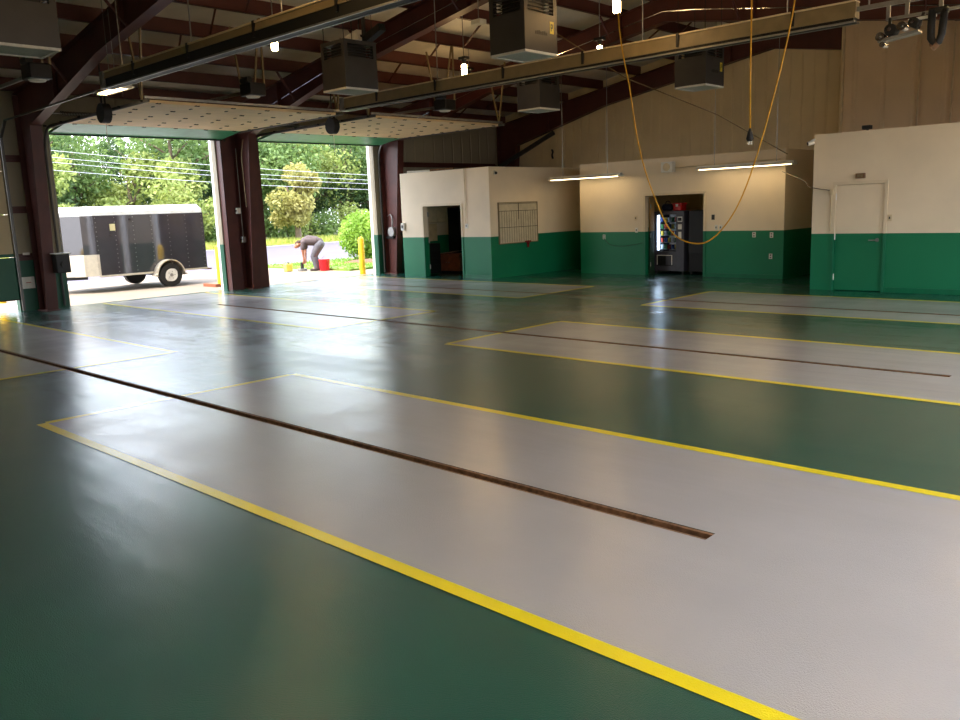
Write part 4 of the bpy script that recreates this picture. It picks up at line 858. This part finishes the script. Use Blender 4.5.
# ------------------------------------------------------------------ trailer
t = thing('cargo_trailer', 'black enclosed cargo trailer with white roof and wedge nose parked outside', 'trailer', (-22.65, 10, 0))
TX0, TX1, TY0, TY1 = -23.65, -21.72, 8.82, 11.78; XC = (TX0+TX1)/2
M_TR = mat('trailer_black', (58, 54, 58), .07, 0, .1, 3, spec=1.0); M_ALU = mat('trailer_aluminium', (205, 196, 178), .4, .5, .1, 10)
nose = [(TX0, TY0), (TX0+.15, TY0-.28), (XC-.25, TY0-.72), (XC+.25, TY0-.72), (TX1-.15, TY0-.28), (TX1, TY0)]
poly = nose + [(TX1, TY1), (TX0, TY1)]
MB().prism(poly, .42, 1.94, 'Z').build('body', M_TR, t, .01)
rfm = MB(); n = len(poly); cx, cyy = XC, (TY0+TY1)/2
lo = [(x, y, 1.94) for x, y in poly]; mid = [(x, y, 2.03) for x, y in poly]; hi = [(cx+(x-cx)*.86, cyy+(y-cyy)*.95, 2.17) for x, y in poly]
rfm.add(lo+mid+hi, [tuple(range(n))[::-1], tuple(range(2*n, 3*n))] + [(a*n+i, a*n+(i+1) % n, (a+1)*n+(i+1) % n, (a+1)*n+i) for a in (0, 1) for i in range(n)])
rfm.build('roof', M_WHITE, t, label='white rounded roof')
sd_ = MB()
for x in (TX1+.004, TX0-.004): sd_.box(x-.012, x+.012, TY0, TY1, .38, .43)
sd_.box(TX0, TX1, TY1-.01, TY1+.03, .38, .44); sd_.build('frame_rail', M_ALU, t)
rv = MB()
for k in range(7):
    yy = TY0+.03+k*(TY1-TY0-.06)/6
    for j in range(13): rv.cyl((TX1, yy, .5+j*.115), (TX1+.006, yy, .5+j*.115), .010, n=6)
rv.build('rivets', M_STEEL, t)
for q_ in (TY0, TY1): MB().box(TX1-.002, TX1+.008, q_-.02, q_+.02, .43, 1.94).build('corner_trim', M_TR, t)
gs = MB(); 
for (a, b) in zip(nose, nose[1:]): gs.bar((a[0], a[1]-.008, .69), (b[0], b[1]-.008, .69), .014, .55)
gs.bar((TX1+.006, TY0-.02, .69), (TX1+.006, TY0+.04, .69), .012, .55); gs.build('stone_guard', M_ALU, t, label='pale aluminium stone guard at the nose')
tg = MB(); tg.bar((XC-.7, TY0-.2, .38), (XC, TY0-1.55, .38), .06, .08).bar((XC+.7, TY0-.2, .38), (XC, TY0-1.55, .38), .06, .08).bar((XC, TY0-1.4, .38), (XC, TY0-1.8, .38), .07, .07); tg.build('drawbar', M_DARK, t)
MB().cyl((XC+.1, TY0-1.5, .0), (XC+.1, TY0-1.5, .7), .03).build('jack_stand', M_STEEL, t)
for x, s_ in ((TX1+.02, 1), (TX0-.02, -1)):
    yy = 10.63; wx = x+s_*.09
    wt = MB().tube([(wx-.09, yy, .31), (wx-.085, yy, .31), (wx+.085, yy, .31), (wx+.09, yy, .31)], [.24, .31, .31, .24], 28).build('tyre', M_BLACK, t, smooth='auto')
    MB().tube([(wx+s_*.088, yy, .31), (wx+s_*.10, yy, .31), (wx+s_*.075, yy, .31)], [.20, .17, .05], 20).build('wheel_rim', M_WHITE, wt, smooth='auto')
    hb = MB()
    for k in range(5): hb.cyl((wx+s_*.08, yy+.09*math.cos(k*1.257), .31+.09*math.sin(k*1.257)), (wx+s_*.105, yy+.09*math.cos(k*1.257), .31+.09*math.sin(k*1.257)), .014, n=6)
    hb.cyl((wx+s_*.075, yy, .31), (wx+s_*.115, yy, .31), .045, n=12); hb.build('hub', M_STEEL, wt)
    fd = MB(); pr_ = [(yy-.40*math.cos(PI*k/12), .31+.42*math.sin(PI*k/12)) for k in range(13)]
    fd.prism(pr_+[(y_*1+ (yy-y_)*.05, z_-.025) for y_, z_ in reversed(pr_)], wx-.12, wx+.12, 'X'); fd.box(wx-.12, wx+.12, yy-.46, yy-.38, .30, .34).box(wx-.12, wx+.12, yy+.38, yy+.46, .30, .34)
    fd.build('fender', M_ALU, t)
MB().box(TX0, TX1, 10.60, 10.66, .28, .36).build('axle', M_DARK, t)
MB().box(TX1, TX1+.01, TY0+.38, TY0+.52, 1.55, 1.72).build('sticker', mat('beige_sticker', (200, 190, 140), .5), t, label='small beige sticker')
MB().box(TX1, TX1+.02, TY0+.36, TY0+.41, 1.42, 1.46).box(TX1, TX1+.02, TY0+.9, TY0+.95, 1.80, 1.85).build('marker_light', mat('dark_marker', (40, 20, 20), .4), t)
MB().box(TX0+.05, TX1-.05, TY1, TY1+.03, .46, 1.90).build('rear_door', M_TR, t, .004); MB().cyl((TX1-.25, TY1+.05, .5), (TX1-.25, TY1+.05, 1.85), .015).box(TX1-.28, TX1-.22, TY1+.03, TY1+.06, .6, .64).box(TX1-.28, TX1-.22, TY1+.03, TY1+.06, 1.7, 1.74).build('lock_bar', M_STEEL, t)
MB().box(TX1-.3, TX1-.02, TY1+.03, TY1+.16, .36, .40).build('rear_step', M_RUST, t)

# ------------------------------------------------------------------ person bending over
import bmesh
def skin(name, joints, edges, mt, parent, root=0, sub=2):
    me = bpy.data.meshes.new(name); bm = bmesh.new(); ly = bm.verts.layers.skin.verify()
    vs = []
    for k, (p, r) in enumerate(joints):
        v = bm.verts.new(p); v[ly].radius = (r, r) if not isinstance(r, tuple) else r; v[ly].use_root = (k == root); vs.append(v)
    for a, b in edges: bm.edges.new((vs[a], vs[b]))
    bm.to_mesh(me); bm.free(); me.materials.append(mt)
    o = bpy.data.objects.new(name, me); C.objects.link(o)
    sk = o.modifiers.new('skin', 'SKIN'); sk.use_smooth_shade = True
    if sub:
        sb = o.modifiers.new('subd', 'SUBSURF'); sb.levels = sub; sb.render_levels = sub
    # bake to a plain mesh
    bpy.context.view_layer.update(); dg = bpy.context.evaluated_depsgraph_get(); m2 = bpy.data.meshes.new_from_object(o.evaluated_get(dg))
    o.modifiers.clear(); o.data = m2; m2.name = name
    o.parent = parent
    return o
P = thing('person', 'person in a grey brown shirt and jeans bending over to the ground outside', 'person', (-22.33, 15.93, -.01))
P.rotation_euler = (0, 0, math.atan2(-.69, -.72))
SKN = mat('skin', (176, 120, 92), .5); SHIRT = mat('shirt_cloth', (84, 72, 72), .85, 0, .1, 12, .3, 40); JEAN = mat('faded_jeans', (96, 94, 100), .85, 0, .12, 10, .3, 60)
def blob(name, chains, mt, parent, vox=.014, smooth=4):
    """One continuous surface grown round tapered limbs."""
    q = MB()
    for ch in chains:
        pts = [Vector(p) for p, r in ch]
        for (p0, r0), (p1, r1) in zip(ch, ch[1:]):
            n_ = 6; q.tube([Vector(p0).lerp(Vector(p1), k/n_) for k in range(n_+1)], [r0+(r1-r0)*k/n_ for k in range(n_+1)], 14)
        for p, r in ch: q.ball(p, r, n=14)
    o = q.build(name, mt)
    md = o.modifiers.new('remesh', 'REMESH'); md.mode = 'VOXEL'; md.voxel_size = vox; md.use_smooth_shade = True
    sm = o.modifiers.new('smooth', 'SMOOTH'); sm.iterations = smooth; sm.factor = .5
    bpy.context.view_layer.update(); dg = bpy.context.evaluated_depsgraph_get(); m2 = bpy.data.meshes.new_from_object(o.evaluated_get(dg))
    o.modifiers.clear(); o.data = m2; m2.name = name; o.parent = parent
    return o
spine = [((-.13, 0, .84), .12), ((.02, 0, .95), .115), ((.2, 0, .97), .13), ((.33, 0, .94), .11), ((.42, 0, .91), .055), ((.49, 0, .87), .06)]
ch = [spine, [((.51, 0, .87), .088), ((.56, 0, .84), .092), ((.60, 0, .80), .07), ((.63, 0, .775), .045)], [((.632, 0, .835), .012), ((.665, 0, .80), .016)]]
for s_ in (1, -1):
    ch += [[((.33, s_*.10, .94), .08), ((.33, s_*.18, .92), .065), ((.37, s_*.215, .66), .045), ((.36, s_*.165, .42), .030), ((.365, s_*.15, .37), .032), ((.372, s_*.14, .31), .034)],
           [((-.11, s_*.09, .80), .10), ((.06, s_*.13, .46), .062), ((.03, s_*.135, .36), .060), ((-.02, s_*.14, .11), .042), ((.10, s_*.15, .045), .035)],
           [((.545, s_*.088, .85), .024), ((.54, s_*.094, .83), .022)]]
    for dx, ln_ in ((-.030, .060), (-.010, .074), (.010, .076), (.030, .066)):
        x0_ = .374+dx; y0_ = s_*.14; ch.append([((x0_, y0_, .30), .012), ((x0_+.004, y0_-s_*.002, .272), .0105), ((x0_+.006, y0_-s_*.02, .272-ln_*.42), .010), ((x0_+.002, y0_-s_*.042, .272-ln_*.52), .0085)])
    ch.append([((.350, s_*.130, .335), .014), ((.332, s_*.105, .30), .012), ((.342, s_*.085, .272), .009)])
blob('body', ch, SKN, P, .007, 3)
for s_ in (1, -1): MB().ball((.628, s_*.036, .845), .012).build('eye', M_DARK, None, smooth=True).parent = P
MB().box(.655, .668, -.024, .024, .755, .762).build('mouth', mat('lips', (150, 80, 70), .5)).parent = P
blob('hair', [[((.46, 0, .925), .06), ((.52, 0, .90), .088), ((.585, 0, .868), .075)]], mat('brown_hair', (70, 48, 34), .8, 0, .2, 40), P, .01, 2)
sh = [[((-.13, 0, .88), .155), ((.0, 0, .95), .155), ((.2, 0, .97), .165), ((.34, 0, .94), .13), ((.40, 0, .92), .08)], [((-.02, .06, .93), .14), ((.3, .09, .94), .125)], [((-.02, -.06, .93), .14), ((.3, -.09, .94), .125)]]
for s_ in (1, -1): sh.append([((.32, s_*.10, .94), .10), ((.33, s_*.185, .91), .085), ((.36, s_*.21, .74), .078)])
blob('shirt', sh, SHIRT, P)
jn = [[((-.16, .06, .84), .14), ((-.16, -.06, .84), .14)], [((-.14, 0, .86), .15), ((-.06, 0, .90), .14)]]
for s_ in (1, -1): jn.append([((-.13, s_*.09, .80), .14), ((-.02, s_*.12, .62), .115), ((.06, s_*.135, .46), .092), ((.02, s_*.14, .32), .092), ((-.02, s_*.14, .10), .082)])
blob('jeans', jn, JEAN, P)
for s_ in (1, -1):
    blob('boot', [[((-.03, s_*.14, .12), .055), ((-.03, s_*.14, .055), .055), ((.07, s_*.15, .045), .045), ((.15, s_*.16, .040), .038)]], mat('brown_boot', (60, 50, 44), .6), P, .01, 2)
# bucket, tools by the person
t = thing('bucket', 'bright red plastic bucket standing beside the bending person', 'bucket', (-21.97, 15.98, 0)); bx_, by_ = -21.97, 15.98
M_RB = mat('red_bucket', (214, 20, 34), .35)
MB().tube([(bx_, by_, 0), (bx_, by_, .34), (bx_, by_, .36), (bx_, by_, .35), (bx_, by_, .02)], [.145, .175, .18, .165, .14], 24, cap=False).cyl((bx_, by_, 0), (bx_, by_, .015), .143, n=24).build('pail', M_RB, t, smooth='auto')
MB().tube([(bx_+.176*math.cos(a), by_+.176*math.sin(a)*.35-.0, .30+.16*math.sin(a)) for a in [PI*i/12 for i in range(13)]], .005, 6).build('handle', M_STEEL, t, smooth=True)
t = thing('hand_grinder', 'grey floor grinder under the hands of the bending person', 'power tool', (-22.68, 15.62, 0)); gx, gy = -22.68, 15.62
MB().cyl((gx, gy, 0.0), (gx, gy, .07), .15, n=20).build('disc_guard', M_STEEL, t, smooth='auto'); MB().cyl((gx, gy, .07), (gx, gy, .26), .055).build('motor', M_GRY, t, smooth='auto'); MB().bar((gx-.14, gy+.13, .25), (gx+.14, gy-.13, .25), .03, .03).build('handle_bar', M_DARK, t)
t = thing('solvent_can', 'yellow square can on the ground in front of the bending person', 'can', (-23.0, 15.3, 0)); gx, gy = -23.0, 15.3
MB().box(gx-.09, gx+.09, gy-.12, gy+.12, -.005, .24).build('tin', mat('pale_yellow_tin', (226, 214, 90), .4), t, .02); MB().cyl((gx+.03, gy, .24), (gx+.03, gy, .28), .025).build('cap', M_BLACK, t); MB().tube([(gx, gy-.08, .24), (gx, gy-.06, .29), (gx, gy+.04, .29), (gx, gy+.06, .24)], .008).build('handle', M_STEEL, t)

t = thing('hanging_sensor', 'small white box hanging from a wire left of the top middle air cleaner', 'sensor', (-9.55, 10.2, 4.7)); sx_, sz_ = -9.50, 4.62
MB().box(sx_-.10, sx_+.10, 10.12, 10.28, sz_, sz_+.07).build('case', M_WHITE, t, .01); MB().cyl((sx_, 10.2, sz_+.07), (sx_, 10.2, rt(sx_)+.27), .007, n=6).build('hanger_rod', M_STEEL, t)
HT = (-11.75, 4.62)
t = thing('heater_unit', 'white and black unit hanging just right above the left air cleaner', 'heater', (HT[0], 9.4, HT[1]))
b = MB(); x_, z_ = HT
b.bar((x_-.02, 9.4, z_), (x_+.30, 9.4, z_+.07), .16, .16); b.build('reflector_box', M_WHITE, t, .006)
MB().bar((x_+.42, 9.4, z_-.04), (x_+.85, 9.4, z_+.10), .14, .12).build('motor_box', M_BLACK, t, .01)
MB().box(x_+.34, x_+.39, 9.38, 9.43, z_-.15, rt(x_+.36)+.27).build('hanger_rod', M_GRY, t)
for q in (.05, .25): MB().cyl((x_+q, 9.4, z_+.08), (x_+q, 9.4, rt(x_+q)+.27), .008, n=6).build('hanger_rod', M_DARK, t)
MB().bar((x_+.28, 9.4, z_+.06), (x_+.45, 9.4, z_-.02), .05, .03).build('bracket', M_DARK, t)
tag(MB().tube(cat([(-16.6, 20.99, 3.2), (-16.58, 20.93, 3.3), (-16.55, 20.93, 3.4), (-16.63, 20.99, 3.46)]), .03, 8).build('wall_hook', M_GRY, smooth=True), 'small dark hook fixed to the gable wall left of centre', 'hook')
